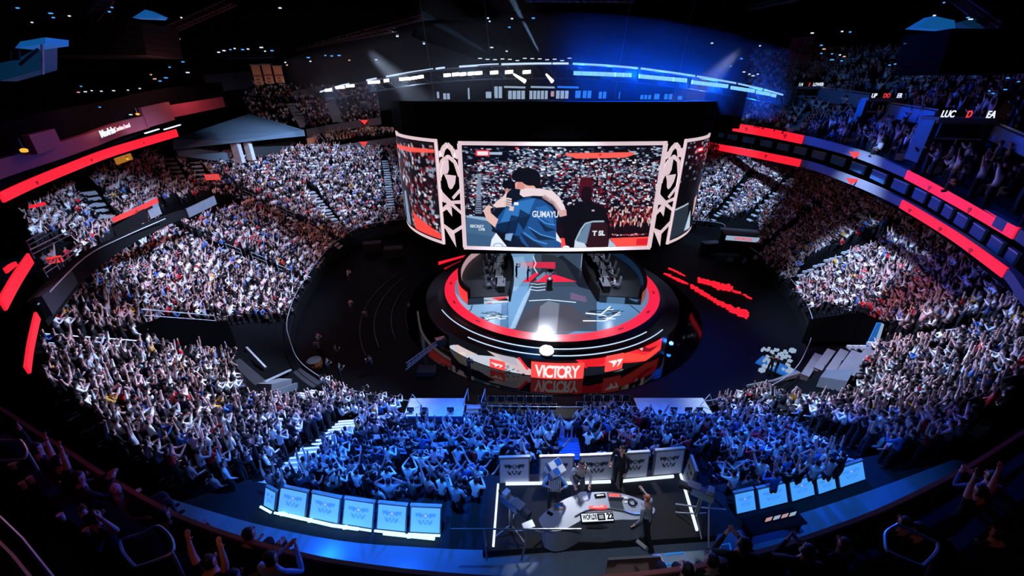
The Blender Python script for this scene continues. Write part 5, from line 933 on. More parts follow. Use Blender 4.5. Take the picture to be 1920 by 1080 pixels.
# broadcast cameras on pedestals
def bcam(px, py, z, yaw, label, s=.8):
    c = P(px, py, z); e = empty('broadcast_camera', Vector((c.x, c.y, ZD)), label, 'camera'); X = Vector((math.cos(yaw), math.sin(yaw), 0)); Yv = Vector((-X.y, X.x, 0))
    mb = MB(); mb.obox(c, X*.34*s, Yv*.13*s, U*.15*s); bo = mb.build('body', 'steel', e); mb = MB(); mb.tube([c+X*.32*s, c+X*.75*s], [.10*s, .14*s], 10); mb.build('lens_barrel', 'dgrey', bo)
    mb = MB(); mb.obox(c-X*.2*s+U*.26*s, X*.09*s, Yv*.12*s, U*.09*s); mb.build('viewfinder', 'rail', bo); mb = MB(); mb.obox(c+X*.3*s+U*.2*s, X*.2*s, Yv*.15*s, U*.02*s); mb.build('prompter_hood', 'grey', bo)
    b = Vector((c.x, c.y, ZD)); mb = MB(); mb.tube([c-U*.15, b+U*.3], .07*s, 8); mb.build('column', 'steel', e)
    for t in range(3): a = yaw+t*2.094; mb = MB(); mb.tube([b+U*.35, b+Vector((math.cos(a), math.sin(a), 0))*.5+U*.04], .02, 6); mb.build('leg', 'rail', e)
    mb = MB(); mb.tube([c-X*.3*s, c-X*.65*s-U*.12*s+Yv*.1], .02, 5); mb.build('pan_handle', 'black', e)
bcam(958, 942, ZD+1.25, -.7, 'broadcast camera at the left of the analyst platform aimed at the desk'); bcam(1318, 925, ZD+1.2, 2.6, 'broadcast camera right of the analyst platform on a pale pedestal', .8)
mb = MB(); c = P(1322, 975, ZD+.1); [mb.tube([c+U*.5, c+Vector((math.cos(a)*.8, math.sin(a)*.8, 0))], .022, 6) for a in (.4, 2.5, 4.4)]; mb.tube([c+U*.5, c+U*1.], .03, 6); tag(mb.build('tripod', 'rail'), 'pale folded tripod at the right edge of the analyst platform', 'tripod')
mb = MB(); c = P(990, 1015, ZD); [mb.tube([c+U*.5, c+Vector((math.cos(a)*.6, math.sin(a)*.5, 0))], .03, 6) for a in (.4, 2.5, 4.4)]; mb.box(c+U*.6, (.3, .2, .2), .4); tag(mb.build('light_stand', 'steel'), 'low light stand near the front left corner of the analyst platform', 'stand')
# glass balustrade in front
e = empty('platform_railing', P(905, 1030, ZD), 'thin steel railing running across in front of the analyst desk', 'railing'); a, b = P(845, 992, ZD+1.05), P(1090, 992, ZD+1.05); mb = MB(); mb.tube([a, b], .022, 6); mb.build('top_rail', 'steel', e); mb = MB(); mb.tube([P(908, 992, ZD+1.05), P(913, 1050, ZD)], .022, 6); mb.build('post', 'steel', e)
# back edge posts and walkway in front
rimp = [P(330, 950, 8.6), P(480, 995, 8.6), P(640, 1028, 8.6), P(780, 1040, 8.6), P(920, 1046, 8.6), P(1130, 1044, 8.6), P(1300, 1024, 8.6), P(1450, 990, 8.6), P(1620, 935, 8.6), P(1780, 875, 8.8)]
rc = catmull(rimp, 4); mb = MB(); vs = []
for p in rc:
    d = Vector((p.x-1, p.y-14, 0)).normalized()
    vs += [p+U*.35, p+d*1.15+U*.35, p+d*1.2-U*.8, p+d*3.4-U*1.]
mb.add(vs, [(i*4+j, (i+1)*4+j, (i+1)*4+j+1, i*4+j+1) for i in range(len(rc)-1) for j in range(3)]); M['walk'] = mat('walkway_concrete', '66788e', .75, 0, .25, 1.5); tag(mb.build('floor_rear_walkway', 'walk'), kind='structure')
# ledge deck behind panels (between crowd and walkway)
mb = MB(); vs = []
for i, p in enumerate(rc):
    q = p+(Vector((1, 14, 0))-Vector((p.x, p.y, 0))).normalized()*1.9; vs += [Vector((p.x, p.y, 8.72)), Vector((q.x, q.y, 8.66))]
mb.add(vs, [(i*2, i*2+1, i*2+3, i*2+2) for i in range(len(rc)-1)]); tag(mb.build('floor_rear_deck', 'carpet'), kind='structure')
# panel rows and crew table; blue tube light put into panel colour and emission
M['bluepan'] = vmat('blue_glow_panel', .5, .9, .4); M['tubeb'] = emat('blue_white_tube', '8fd0ff', 3.2)
words = ['the farthest left', 'second from the left', 'in the middle', 'fourth from the left', 'the farthest right']
Lp = [(519, 957), (578, 969), (640, 981), (704, 990), (766, 996), (831, 999)]
for i in range(5):
    panel(P(Lp[i][0]+2, Lp[i][1], 8.75), P(Lp[i+1][0]-4, Lp[i+1][1], 8.75), .75, .5, f'blue glowing panel of the left row, {words[i]} of five', 'blue glowing panels on the left', '62b4ff', 'bluepan', tube='tubeb')
panel(P(496, 946, 8.75), P(516, 957, 8.75), .62, .4, 'narrow blue glowing end panel at the left corner of the left row', 'blue glowing panels on the left', '58aefc', 'bluepan', tube='tubeb')
for a, b, lab in (((541, 962), (622, 981), 'long white-blue tube light under the left blue panels, left one'), ((622, 981), (672, 988), 'short white-blue tube light under the left blue panels, middle one'), ((719, 996), (815, 1006), 'long white-blue tube light under the left blue panels, right one'), ((522, 958), (538, 961), 'very short tube light at the left end of the left blue panels')):
    mb = MB(); mb.tube([P(a[0], a[1]+4, 8.85), P(b[0], b[1]+4, 8.85)], .045, 8); mb.box(P((a[0]+b[0])/2, (a[1]+b[1])/2+4, 8.78), (.1, .1, .06)); tag(mb.build('tube_light', 'tubeb'), lab, 'light', 'tube lights under the blue panels')
Rp = [(1377, 963), (1420, 954), (1480, 940), (1530, 926), (1570, 914), (1625, 897)]
for i in range(5):
    panel(P(Rp[i][0]+2, Rp[i][1], 8.75), P(Rp[i+1][0]-3, Rp[i+1][1], 8.75), .62 if i != 3 else .5, .5, f'blue glowing panel of the right row, {words[i]} of five', 'blue glowing panels on the right', '4aa4f8', 'bluepan')
pt = empty('press_table', P(1450, 975, 8.7), 'black crew table with glowing monitors behind the right blue panels', 'table'); a, b = P(1400, 988, 9.3), P(1500, 966, 9.3); mb = MB(); mb.beam(a, b, .5, .05); mb.build('tabletop', 'black', pt)
for t in (.05, .95): mb = MB(); q = a.lerp(b, t); mb.box(q-U*.3, (.06, .4, .55)); mb.build('leg', 'black', pt)
for i, t in enumerate((.35, .5, .65, .8)):
    q = a.lerp(b, t)+U*.2; e = empty('small_monitor', q, 'small monitor with a pinkish picture on the crew table at the right', 'monitor', 'small monitors on the crew table'); mb = MB(); mb.box(q, (.26, .05, .2), .25); mb.build('case', 'black', e); mb = MB(); mb.box(q-Vector((-.01, .032, 0)), (.2, .01, .15), .25); mb.build('display', ('winp', 'winw')[i % 2], e)
# ================================================================== FRONT FLOOR AREA
def table(px0, px1, py, z, label, w=1.5):
    a, b = P(px0, py, z), P(px1, py, z); e = empty('control_table', Vector((a.x, a.y, 1.2)), label, 'table'); mb = MB(); mb.obox((a+b)/2+Vector((0, w/2, 0)), (b-a)/2, Vector((0, w/2, 0)), U*.03); mb.build('tabletop', 'white', e)
    mb = MB(); mb.obox((a+b)/2-U*.5, (b-a)/2, Vector((0, .03, 0)), U*.47); mb.build('skirt', 'bluecloth', e)
    for t in (.02, .98): mb = MB(); q = a.lerp(b, t); mb.box(q+Vector((0, w*.9, -.5)), (.06, .06, .95)); mb.build('leg', 'black', e)
    return a, b
M['bluecloth'] = mat('blue_skirt_cloth', '2c5fb0', .8, 0, .15, 2); M['bluerise'] = M['bluecloth']
table(757, 868, 781, 2.3, 'long pale control table with blue skirt left of the centre seats', 1.6); table(1200, 1336, 776, 2.3, 'long blue-lit control table at the right of the front seats', 1.4)
pd = empty('access_steps', P(890, 785, 1.3), 'pale metal access steps beside the left control table', 'steps')
for k in range(3): mb = MB(); c = P(887, 778, 1.5+.25*k)+Vector((0, .35*k, 0)); mb.box(c, (.95, .38, .06)); mb.build('tread', 'white', pd)
for px in (870, 903): mb = MB(); c = P(px, 780, 1.4); mb.tube([c, c+U*1.1, c+U*1.3+Vector((.2, 1.1, 0)), c+Vector((.2, 1.1, .3))], .035, 6); mb.build('handrail', 'white', pd)
for px in (770, 795, 845, 1215, 1262, 1290, 1310):
    q = P(px, 772, 2.35); e = empty('table_monitor', q, 'small monitor glowing on the pale control table' if px < 900 else 'small monitor on the blue control table at the right', 'monitor', 'monitors on the control tables '+('left' if px < 900 else 'right')); mb = MB(); mb.box(q+U*.2, (.42, .06, .28)); mb.build('case', 'black', e); mb = MB(); mb.box(q+U*.2-Vector((0, .04, 0)), (.36, .01, .22)); mb.build('display', 'suiteblue', e); mb = MB(); mb.box(q+U*.03, (.2, .14, .05)); mb.build('stand', 'black', e)
for px, lab in ((776, 'white A-shaped stand on the left control table'), (1325, 'pale slanted stand on the right control table')):
    q = P(px, 760, 2.35); mb = MB(); mb.tube([q-Vector((.4, 0, 0)), q+Vector((0, 0, .9)), q+Vector((.45, 0, 0))], .03, 5); tag(mb.build('easel_stand', 'white'), lab, 'stand')
# folding chairs in front rows
seat_n = 0
chair0 = None
for r, (y, x0, x1) in enumerate(((757, 905, 1045), (772, 930, 1060), (755, 1100, 1190), (768, 1085, 1190))):
    n = int((x1-x0)/17.5)
    for k in range(n):
        px = x0+17.5*k; c = P(px, y, 0.02)
        if chair0 is None:
            e = empty('folding_chair', (0, 0, 0)); mb = MB(); mb.box((0, 0, .45), (.46, .44, .05)); s1 = mb.build('seat', 'dgrey', e)
            mb = MB(); mb.box((0, -.24, .72), (.46, .04, .42)); s2 = mb.build('backrest', 'dgrey', e); mb = MB(); mb.tube([(-.24, -.25, .02), (-.24, -.25, .95)], .022, 5); s3 = mb.build('frame_post', 'rail', e); mb = MB(); mb.tube([(.24, -.25, .02), (.24, -.25, .95)], .022, 5); s4 = mb.build('frame_post', 'rail', e)
            mb = MB(); mb.tube([(-.22, .2, .02), (-.22, .2, .44)], .02, 5); s5 = mb.build('leg', 'black', e); mb = MB(); mb.tube([(.22, .2, .02), (.22, .2, .44)], .02, 5); s6 = mb.build('leg', 'black', e); kids(e, s1, s2, s3, s4, s5, s6); chair0 = e
        else: e = copy_tree(chair0)
        tag(e, ('empty dark folding chair in the first floor row below VICTORY' if r == 0 else 'empty dark folding chair in the second floor row below VICTORY' if r == 1 else 'empty dark folding chair in the first floor row right of the blue carpet' if r == 2 else 'empty dark folding chair in the second floor row right of the blue carpet'), 'chair', f'empty folding chairs, floor row {r+1}'); e.location = c
# centre aisle carpet
A, B = hitb(1062, 800), hitb(1068, 866); mb = MB(); n = 14
for k in range(n): c = A.lerp(B, (k+.5)/n); z = down(c.x, c.y)+.04; mb.box((c.x, c.y, z), (1.15, abs(B.y-A.y)/n*1.02, .12))
tag(mb.build('aisle_carpet', 'bcarpet'), 'blue-lit carpeted centre aisle behind the analyst platform', 'aisle')
# counters (long narrow desks) in the blue block
for i, (x0, y0, x1, y1) in enumerate(((648, 825, 700, 830), (662, 862, 800, 874), (700, 838, 780, 842), (615, 870, 650, 876), (800, 856, 870, 856), (700, 800, 760, 800), (1330, 822, 1385, 818), (1385, 862, 1440, 852), (1340, 905, 1400, 893), (1180, 800, 1260, 800), (1430, 880, 1500, 865), (990, 812, 1040, 814))):
    a, b = hitb(x0, y0), hitb(x1, y1); z = (a.z+b.z)/2+.75; a.z = b.z = z; e = empty('row_counter', a, ('narrow blue-lit counter between the rows of the left blue block' if x0 < 1000 else 'narrow blue-lit counter between the rows of the right blue block'), 'counter', 'row counters '+('left' if x0 < 1000 else 'right')); mb = MB(); mb.beam(a, b, .28, .04); mb.build('top', 'concl', e)
    for t in (.03, .5, .97): mb = MB(); q = a.lerp(b, t); mb.box(q-U*.38, (.05, .05, .7)); mb.build('post', 'black', e)
# ================================================================== TUNNELS, PLATFORMS
e = empty('tunnel_entrance', hitb(360, 655), 'large black tunnel opening in the foot of the left stand', 'tunnel'); p, q = hitb(300, 655), hitb(425, 655); mb = MB(); mb.obox((p+q)/2+U*.9, (q-p)/2, Vector((.3, .6, 0)), U*.95); mb.build('opening', 'void', e); mb = MB(); mb.tube([p+U*1.9, p+U*2.7, q+U*2.7, q+U*1.9], .04, 6); mb.tube([p+U*2.3, q+U*2.3], .03, 5); mb.build('guard_rail', 'rail', e)  # solid black block stands in for the shade inside the tunnel
e = empty('tunnel_entrance', hitb(1560, 650), 'dark tunnel opening with blue curtain in the foot of the right stand', 'tunnel'); p, q = hitb(1520, 650), hitb(1615, 648); mb = MB(); mb.obox((p+q)/2+U*1.1, (q-p)/2, Vector((-.3, .7, 0)), U*1.15); mb.build('opening', 'void', e)  # shade of this tunnel put in as a solid black block
mb = MB(); a = q+Vector((-.5, -.8, .0)); mb.prism([a, a+Vector((.5, 0, 0)), a+Vector((.3, 0, 2.3)), a+Vector((0, 0, 2.3))], (0, .05, 0)); mb.build('curtain', 'bluesteel', e); mb = MB(); mb.prism([a+Vector((.5, 0, 0)), a+Vector((.85, 0, 0)), a+Vector((.5, 0, 2.2)), a+Vector((.28, 0, 2.3))], (0, .05, 0)); mb.build('printed_strip', 'winw', e)
mb = MB(); mb.tube([p+Vector((0, -1.2, .1)), q+Vector((.3, -1.2, .3))], .06, 6); mb.build('floor_rail', 'white', e)
e = empty('entrance_box', hitb(1378, 480), 'dark entrance box with printed sign at the foot of the far right stand', 'entrance'); c = hitb(1380, 470)
mb = MB(); mb.box(c+U*1.2, (4.2, 2.2, 2.6), -.25); mb.build('box', 'black', e); mb = MB(); mb.box(c+U*2.62, (4.6, 2.6, .12), -.25); mb.build('canopy', 'grey', e); X = Vector((math.cos(-.25), math.sin(-.25), 0))
mb = MB(); mb.obox(c+U*2.1-Vector((.3, 1.3, 0)), X*2., Vector((0, .05, 0)), U*.3); mb.build('sign_board', 'winw', e); text_at('sign_lettering', 'WORLDS', 'redsoft', c+U*2.1-Vector((.3, 1.4, 0)), X, U, .5, e, .02, .01)
for s in (-1, .2): mb = MB(); mb.prism([c+X*s*1.6-Vector((0, 1.3, 1.2)), c+X*(s*1.6+.9)-Vector((0, 1.3, 1.2)), c+X*(s*1.6+.9)-Vector((0, 1.3, .7)), c+X*(s*1.6+.3)-Vector((0, 1.3, .4))], (0, .1, 0)); mb.build('pale_panel', 'concl', e)
for i, (x0, y0, x1, y1, lab) in enumerate(((1506, 712, 1532, 672, 'dimmest'), (1530, 700, 1556, 664, 'second'), (1552, 705, 1580, 665, 'third'), (1568, 715, 1602, 668, 'brightest'), (1590, 712, 1628, 664, 'last'))):
    a, b = hitb(x0, y0), hitb(x1, y1); mb = MB(); mb.beam(a+U*.35, b+U*.35, .5, .1); mb.beam(a+U*.1, b+U*.1, .45, .3, 0); tag(mb.build('seating_platform', 'concl'), f'pale slanting platform strip at the foot of the right stand, {lab} from the tunnel side', 'platform', 'pale platform strips')
for a, b, c in (((1530, 725), (1580, 735), (1590, 720)),): 
    mb = MB(); mb.prism([hitb(*a), hitb(*b), hitb(1592, 712), hitb(1540, 712)], (0, 0, .8)); tag(mb.build('ramp_block', 'grey'), 'grey ramp block below the pale platform strips', 'ramp')
pts = [hitb(1410, 725), hitb(1460, 715), hitb(1500, 700), hitb(1520, 680), hitb(1515, 700), hitb(1495, 722)]
mb = MB(); mb.tube([p+U*.15 for p in (P(1400, 727, 1.2), P(1450, 718, 1.2), P(1495, 705, 1.2))], [.12, .14, .3], 6); tag(mb.build('ramp_edge', 'concl'), 'pale curved ramp edge leading to the right platform strips', 'ramp')
# left ramp pieces
for i, (a, b, w, h, mt, lab) in enumerate((((496, 733), (535, 722), .9, .7, 'concl', 'pale ramp wall with rails at the foot of the left stand'), ((500, 728), (548, 704), .15, .1, 'rail', 'slanting pale handrail over the left ramp'), ((518, 742), (556, 727), .2, .5, 'grey', 'grey kerb below the left ramp'), ((466, 662), (502, 700), .12, .08, 'rail', 'thin pale handrail descending to the left ramp'), ((440, 680), (488, 722), .7, .1, 'dgrey', 'dim blue-grey steps left of the descending handrail'), ((552, 700), (592, 728), 1., .15, 'dgrey', 'dark reddish ramp surface at the foot of the left stand'))):
    p, q = hitb(*a), hitb(*b); mb = MB(); mb.beam(p+U*(.5 if mt == 'rail' else .1), q+U*(.5 if mt == 'rail' else .1), w, h); tag(mb.build('ramp_part' if mt != 'rail' else 'ramp_handrail', mt), lab, 'ramp' if mt != 'rail' else 'railing')
# projector/camera crew objects on floor, the light on them put in as emission
c = P(1462, 690, 0); e = empty('camera_cart', P(1470, 700, 0), 'cart of white and blue lit equipment on the floor at the right', 'cart'); mb = MB(); rr = random.Random(9)
for k in range(48): q = P(1428+rr.uniform(0, 60), 652+rr.uniform(0, 44), .2+rr.uniform(0, .6)); mb.box(q, (rr.uniform(.1, .4), rr.uniform(.1, .3), rr.uniform(.1, .3)), rr.uniform(0, 3))
mb.build('glow_boxes', 'winw', e); mb = MB(); mb.box(P(1460, 690, .1), (3., 1.4, .15), -.9); mb.build('deck', 'bluesteel', e)
for k in range(4): mb = MB(); mb.lathe(P(1442+k*12, 702, 0), [(.12, 0), (.12, .1)], 8); mb.build('wheel', 'black', e)
# ================================================================== FOREGROUND GALLERY
ZR = 14.0
gal = [(-40, 742), (20, 778), (60, 805), (125, 845), (190, 888), (262, 930), (330, 966), (395, 992), (460, 1013), (560, 1040), (640, 1056), (760, 1072), (900, 1084), (1050, 1088), (1180, 1080), (1310, 1062), (1400, 1042), (1478, 1020), (1560, 992), (1640, 962), (1720, 925), (1800, 884), (1860, 848), (1925, 806), (2000, 760)]
gp3 = catmull([P(x, y, ZR) for x, y in gal], 2)
M['galrail'] = mat('rusty_gallery_rail', 'a8644a', .5, .2, .2, 3); M['galwall'] = mat('dark_red_gallery_wall', '2c1210', .8, 0, .3, 2)
e = empty('gallery_railing', gp3[0], 'thin orange-brown rail curving along the near gallery front', 'railing'); mb = MB(); mb.strip([p for p in gp3], .05, .06); mb.build('rail', 'galrail', e)
mb = MB(); mb.strip([p-U*.55 for p in gp3], 1.0, .05); tag(mb.build('wall_gallery_front', 'galwall'), kind='structure')
def offs(d, z):
    return [Vector((p.x, p.y, z))-Vector((p.x-1, p.y-22, 0)).normalized()*0+Vector((p.x-1.5, p.y-20, 0)).normalized()*d for p in gp3]
lv = [(0, 12.9), (1.1, 12.9), (1.1, 13.5), (2.1, 13.5), (2.1, 14.1), (3.1, 14.1), (3.1, 14.9), (4.4, 14.9)]
rows = [offs(d, z) for d, z in lv]; k = len(gp3); mb = MB(); mb.add([p for r in rows for p in r], [(r*k+i, (r+1)*k+i, (r+1)*k+i+1, r*k+i+1) for r in range(len(lv)-1) for i in range(k-1)])
M['galfloor'] = mat('gallery_floor', '08080a', .9); gf = mb.build('floor_gallery', 'galfloor'); tag(gf, kind='structure')
def loop(px, w, h, rx, lab, z, mt='galv'):
    cs = [(-.5, -.15), (-.42, -.32), (.28, -.62), (.40, -.6), (.5, -.3), (.5, .1), (.42, .22), (-.1, .5), (-.25, .48), (-.5, .1)]
M['galv'] = mat('galvanised_handrail', '8aa0b8', .35, .6, .15, 4)
def hoop(pix, z, lab, r=.022):
    e = empty('aisle_handrail', P(*pix[0], z), lab, 'handrail'); pts = catmull([P(x, y, z) for x, y in pix], 3, True); mb = MB(); mb.tube(pts, r, 7, closed=True); mb.build('hoop', 'galv', e); c = P(*pix[len(pix)//2], z); mb = MB(); mb.tube([c, c-U*.9+Vector((.05, -.1, 0))], r, 7); mb.build('post', 'galv', e)
hoop([(228, 1012), (262, 1002), (290, 988), (302, 990), (318, 1005), (325, 1022), (322, 1036), (300, 1048), (260, 1062), (250, 1060), (232, 1040), (226, 1025)], 14.7, 'bluish steel handrail hoop standing in the near gallery at lower left')
hoop([(1662, 998), (1680, 986), (1690, 986), (1750, 1014), (1758, 1022), (1756, 1036), (1735, 1058), (1725, 1060), (1672, 1038), (1662, 1028), (1660, 1012)], 14.7, 'bluish steel handrail hoop standing in the near gallery at lower right')
hoop([(-40, 828), (20, 826), (38, 826), (50, 846), (44, 860), (20, 863), (-40, 862)], 14.7, 'steel handrail hoop cut off by the left edge')
for pix, z, lab, r in (([(-10, 962), (40, 1010), (100, 1085)], 15.2, 'slim pale handrail crossing the lower left corner', .02), ([(-10, 1015), (20, 1045), (60, 1095)], 15.4, 'thicker reddish handrail in the lower left corner', .035)):
    mb = MB(); mb.tube([P(x, y, z) for x, y in pix], r, 7); tag(mb.build('corner_handrail', 'galv' if r < .03 else 'galrail'), lab, 'handrail')
# glass drink ledges
M['ledge'] = mat('dark_blue_ledge', '1c2c40', .3, 0, .2, 2)
for pix, z, lab in ((((30, 868), (58, 866), (198, 1000), (185, 1032)), 14.3, 'dark bluish drink ledge with cups at lower left'), (((1785, 1010), (1940, 862), (1960, 900), (1800, 1032)), 14.3, 'dark bluish drink ledge at lower right')):
    e = empty('drink_ledge', P(*pix[0], z), lab, 'ledge'); mb = MB(); mb.prism([P(x, y, z) for x, y in pix], (0, 0, -.05)); mb.build('shelf', 'ledge', e); mb = MB(); mb.tube([P(*pix[0], z-.1), P(*pix[0], z-1)], .03, 6); mb.build('bracket', 'galv', e)
for px, py, lab in ((28, 880, 'leftmost'), (48, 915, 'second'), (62, 905, 'third'), (120, 975, 'fourth'), (168, 1003, 'last')):
    c = P(px, py, 14.32); e = empty('plastic_cup', c, f'pale plastic cup on the drink ledge at lower left, {lab} along it', 'cup', 'cups on the left ledge'); mb = MB(); mb.lathe(c, [(.028, 0), (.04, .12)], 10); mb.build('cup_body', 'white', e); mb = MB(); mb.lathe(c+U*.12, [(.042, 0), (.042, .01)], 10); mb.build('rim', 'white', e)
# gallery edges catching amber light, put in as glowing sheets; small frames
for pix, z, lab in ((((148, 893), (158, 888), (182, 902), (176, 905), (158, 896)), 13.2, 'glowing amber sheet for a lit seat back near the left rail'), (((1625, 985), (1672, 960), (1676, 964), (1630, 992)), 13.3, 'amber-lit bar on the gallery floor at the right'), (((1612, 978), (1622, 975), (1640, 1006), (1632, 1010)), 13.2, 'glowing amber sheet for a lit post beside the amber bar at the right'), (((236, 917), (258, 926), (256, 930), (238, 922)), 13.6, 'short amber line beside the bald spectator')):
    mb = MB(); mb.prism([P(x, y, z) for x, y in pix], (0, 0, .03)); tag(mb.build('amber_glow_sheet', 'rustglow'if 'rustglow' in M else 'yellow'), lab, 'light')
for pix, z, lab in (([(1250, 1058), (1247, 1040), (1282, 1036), (1287, 1056)], 9.3, 'small pale square frame below the walkway, left one'), ([(1358, 1046), (1348, 1022), (1368, 1019), (1372, 1040)], 9.3, 'small pale square frame below the walkway, right one')):
    mb = MB(); pts = [P(x, y, z) for x, y in pix]; mb.tube(pts, .03, 5, closed=True); mb.tube([pts[0], pts[0]-U*.6], .02, 5); tag(mb.build('metal_frame', 'bluesteel'), lab, 'frame')
mb = MB(); mb.prism([P(x, y, 9.4) for x, y in ((1140, 1048), (1238, 1042), (1245, 1078), (1135, 1082))], (0, 0, -.75)); e = mb.build('covered_box', 'galwall'); tag(e, 'dark maroon covered box with pale rim at the bottom middle', 'box')
mb = MB(); mb.tube([P(x, y, 9.45) for x, y in ((1140, 1048), (1238, 1042), (1245, 1058))], .03, 5); tag(mb.build('box_rim', 'rail'), 'pale rim rail round the dark maroon box', 'railing')
# ================================================================== NAMED FIGURES
def figure(name, pose, loc, head, label, cloth, cat='person', sub=1, walk=0, fingers=True, scale=1., group=None, hairm=None, troum=None, female=0, long=None):
    me = human(pose, sub, fingers, walk, female, (pose in LONG) if long is None else long); ob = bpy.data.objects.new(name, me); COL.objects.link(ob); ob.location = loc; ob.rotation_euler = (0, 0, head); ob.scale = (scale,)*3
    ob.color = (*lin(cloth), 1); tag(ob, label, cat, group)
    if troum: me.materials[3] = M[troum]
    if hairm: me.materials[2] = M[hairm]
    sit = POSES[pose][5] if isinstance(pose, str) else pose[5]; hz = .52 if sit else .95
    # face: nose, eyes, mouth, ears as small meshes on the head
    lean = POSES[pose][4] if isinstance(pose, str) else pose[4]; c = Vector((0, lean+.03, hz+.665))
    def addp(mb, nm, mt):
        me2 = bpy.data.meshes.new(nm); me2.from_pydata(mb.v, [], mb.f); me2.materials.append(M[mt]); o2 = bpy.data.objects.new(nm, me2); COL.objects.link(o2); o2.parent = ob; return o2
    mb = MB(); mb.prism([c+Vector((-.014, .085, -.02)), c+Vector((.014, .085, -.02)), c+Vector((0, .085, .04))], (0, .028, -.004)); addp(mb, 'nose', 'skin')
    for s in (-1, 1): mb = MB(); mb.obox(c+Vector((s*.032, .088, .028)), Vector((.012, 0, 0)), Vector((0, .004, 0)), Vector((0, 0, .006))); addp(mb, 'eye', 'black'); mb = MB(); mb.obox(c+Vector((s*.092, 0, 0)), Vector((.01, 0, 0)), Vector((0, .022, 0)), Vector((0, 0, .032))); addp(mb, 'ear', 'skin')
    mb = MB(); mb.obox(c+Vector((0, .084, -.045)), Vector((.024, 0, 0)), Vector((0, .004, 0)), Vector((0, 0, .005))); addp(mb, 'mouth', 'lip'); return ob, addp
# stage crew
f, ad = figure('person', 'holding a phone', P(948+20, 521, 1.99), -1.2, 'person in black filming on the stage left of the trophy', '0c0d12', sub=0 or 1, fingers=False)
f, ad = figure('person', 'clapping', P(886, 515, 1.99)*0+P(885+60-0, 518, 1.99), .6, 'person in dark clothing standing beside the left player booth', '14161c', fingers=False)
f, ad = figure('person', 'clapping', P(989, 527, 1.99), -1.4, 'person in black standing on the stage nearest the trophy', '0e0f14', fingers=False)
for k in range(5):
    y = 35.2+k*2.05
    for sx, nm in ((-1, 'left'), (1, 'right')):
        x = S2.x+sx*(5.6-.25*abs(k-2)+1.0); w = ["at the front end", "second from the front", "in the middle", "second from the back", "at the back end"][k]
        ob, ad = figure('person', 'arms down' if (k+sx) % 2 else 'clapping', (x, y, 2.72 if (k+sx) % 2 else 2.42), sx*math.pi/2, f'player in {"pale" if sx > 0 else "dark blue"} jersey {w} of the {nm} booth', 'dfe4ee' if sx > 0 else '24406c', fingers=False, group=f'players in the {nm} booth')
for i, (x, y) in enumerate(((1440, 700), (1452, 702), (602, 670), (632, 680), (618, 705), (640, 715), (600, 655), (660, 590), (700, 700), (880, 705), (655, 530), (690, 610))):
    figure('person', 'clapping' if i % 2 else 'arms down' if 0 else 'clapping', P(x, y, 0.), random.uniform(-2, 2), ['crew member in black silhouetted against the lit cart, left one', 'crew member in black silhouetted against the lit cart, right one', 'crew member on the dark floor left of the stage, upper left', 'crew member on the dark floor near the left ramp', 'crew member below the warm lit case left', 'crew member at the lower left of the dark floor', 'crew member farthest left on the dark floor', 'crew member near the curved floor tracks, upper', 'crew member between the left control table and the stage', 'crew member in front of the wrap screen, left', 'crew member at the far left floor edge by the stand', 'crew member in the middle of the curved tracks'][i], ['0a0b10', '0a0b10', '5a5c66', '4a4c56', '2c3040', '3c4050', '8a8c96', '50525c', '2c3040', '3a3e4c', '7c7e8a', '40424c'][i], fingers=False)
e = empty('floor_case', P(592, 688, 0), 'warm lit round case on the dark floor left of the stage', 'case'); c = P(592, 688, 0); mb = MB(); mb.lathe(c, [(.5, 0), (.6, .3), (.55, .7)], 12); mb.build('drum', 'warmcase' if 'warmcase' in M else 'orange_tint', e); mb = MB(); mb.lathe(c+U*.7, [(.57, 0), (.4, .08)], 12); mb.build('lid', 'concl', e)
# desk people
g, ad = figure('person', ((.14, .16, -.12), (-.02, .36, .06), (-.14, .16, -.12), (.0, .36, .06), .04, 0), P(1036, 956, ZD), math.pi*.98, 'person in blue and white striped clothes under the cube headdress, hands at the face', '6c9cd4', troum='dgrey', long=True)
ML = lambda px, py, z: P(px, py, z)
cb = empty('cube_headdress', g.location+Vector((0, 0, 1.62)), 'big white, blue and red cube worn over the head of the striped person', 'headdress'); c = g.location+Vector((-.02, -.03, 1.74)); Rm = Matrix.Rotation(.6, 3, 'Z') @ Matrix.Rotation(.5, 3, 'X'); s = .19
ax = [Rm @ Vector(v)*s for v in ((1, 0, 0), (0, 1, 0), (0, 0, 1))]; mb = MB(); mb.obox(c, *ax); mb.build('cube', 'white', cb)
for i in range(3):
    for sg_ in (-1, 1):
        n = ax[i]*sg_; a, b = ax[(i+1) % 3], ax[(i+2) % 3]
        for u_ in range(2):
            for v_ in range(2):
                col = 'sq_blue' if (u_+v_) % 2 == 0 and i != 1 else ('sq_white' if (u_+v_) % 2 else 'sq_red' if i == 1 else 'sq_white')
                mb = MB(); mb.obox(c+n*1.01+a*(u_-.5)*.98+b*(v_-.5)*.98, a*.46, b*.46, n*.015)
                if col not in M: M[col] = mat(col, {'sq_blue': '2066c8', 'sq_white': 'e8eef6', 'sq_red': 'e04038'}[col], .4)
                mb.build('tile', col, cb)
for k in range(7): mb = MB(); mb.box((( -.15+.05*k), .135 if k % 2 else .14, 1.2), (.022, .012, .46)); o = ad(mb, 'stripe', 'white')
g, ad = figure('person', ((.1, .08, -.25), (.02, .3, -.30), (-.1, .08, -.25), (-.02, .3, -.30), .08, 0), P(1082, 937, ZD), math.pi, 'person in black and white patterned hooded clothes behind the analyst desk', 'b8bcc4', troum='grey', hairm='dgrey', long=True)
rr = random.Random(2)
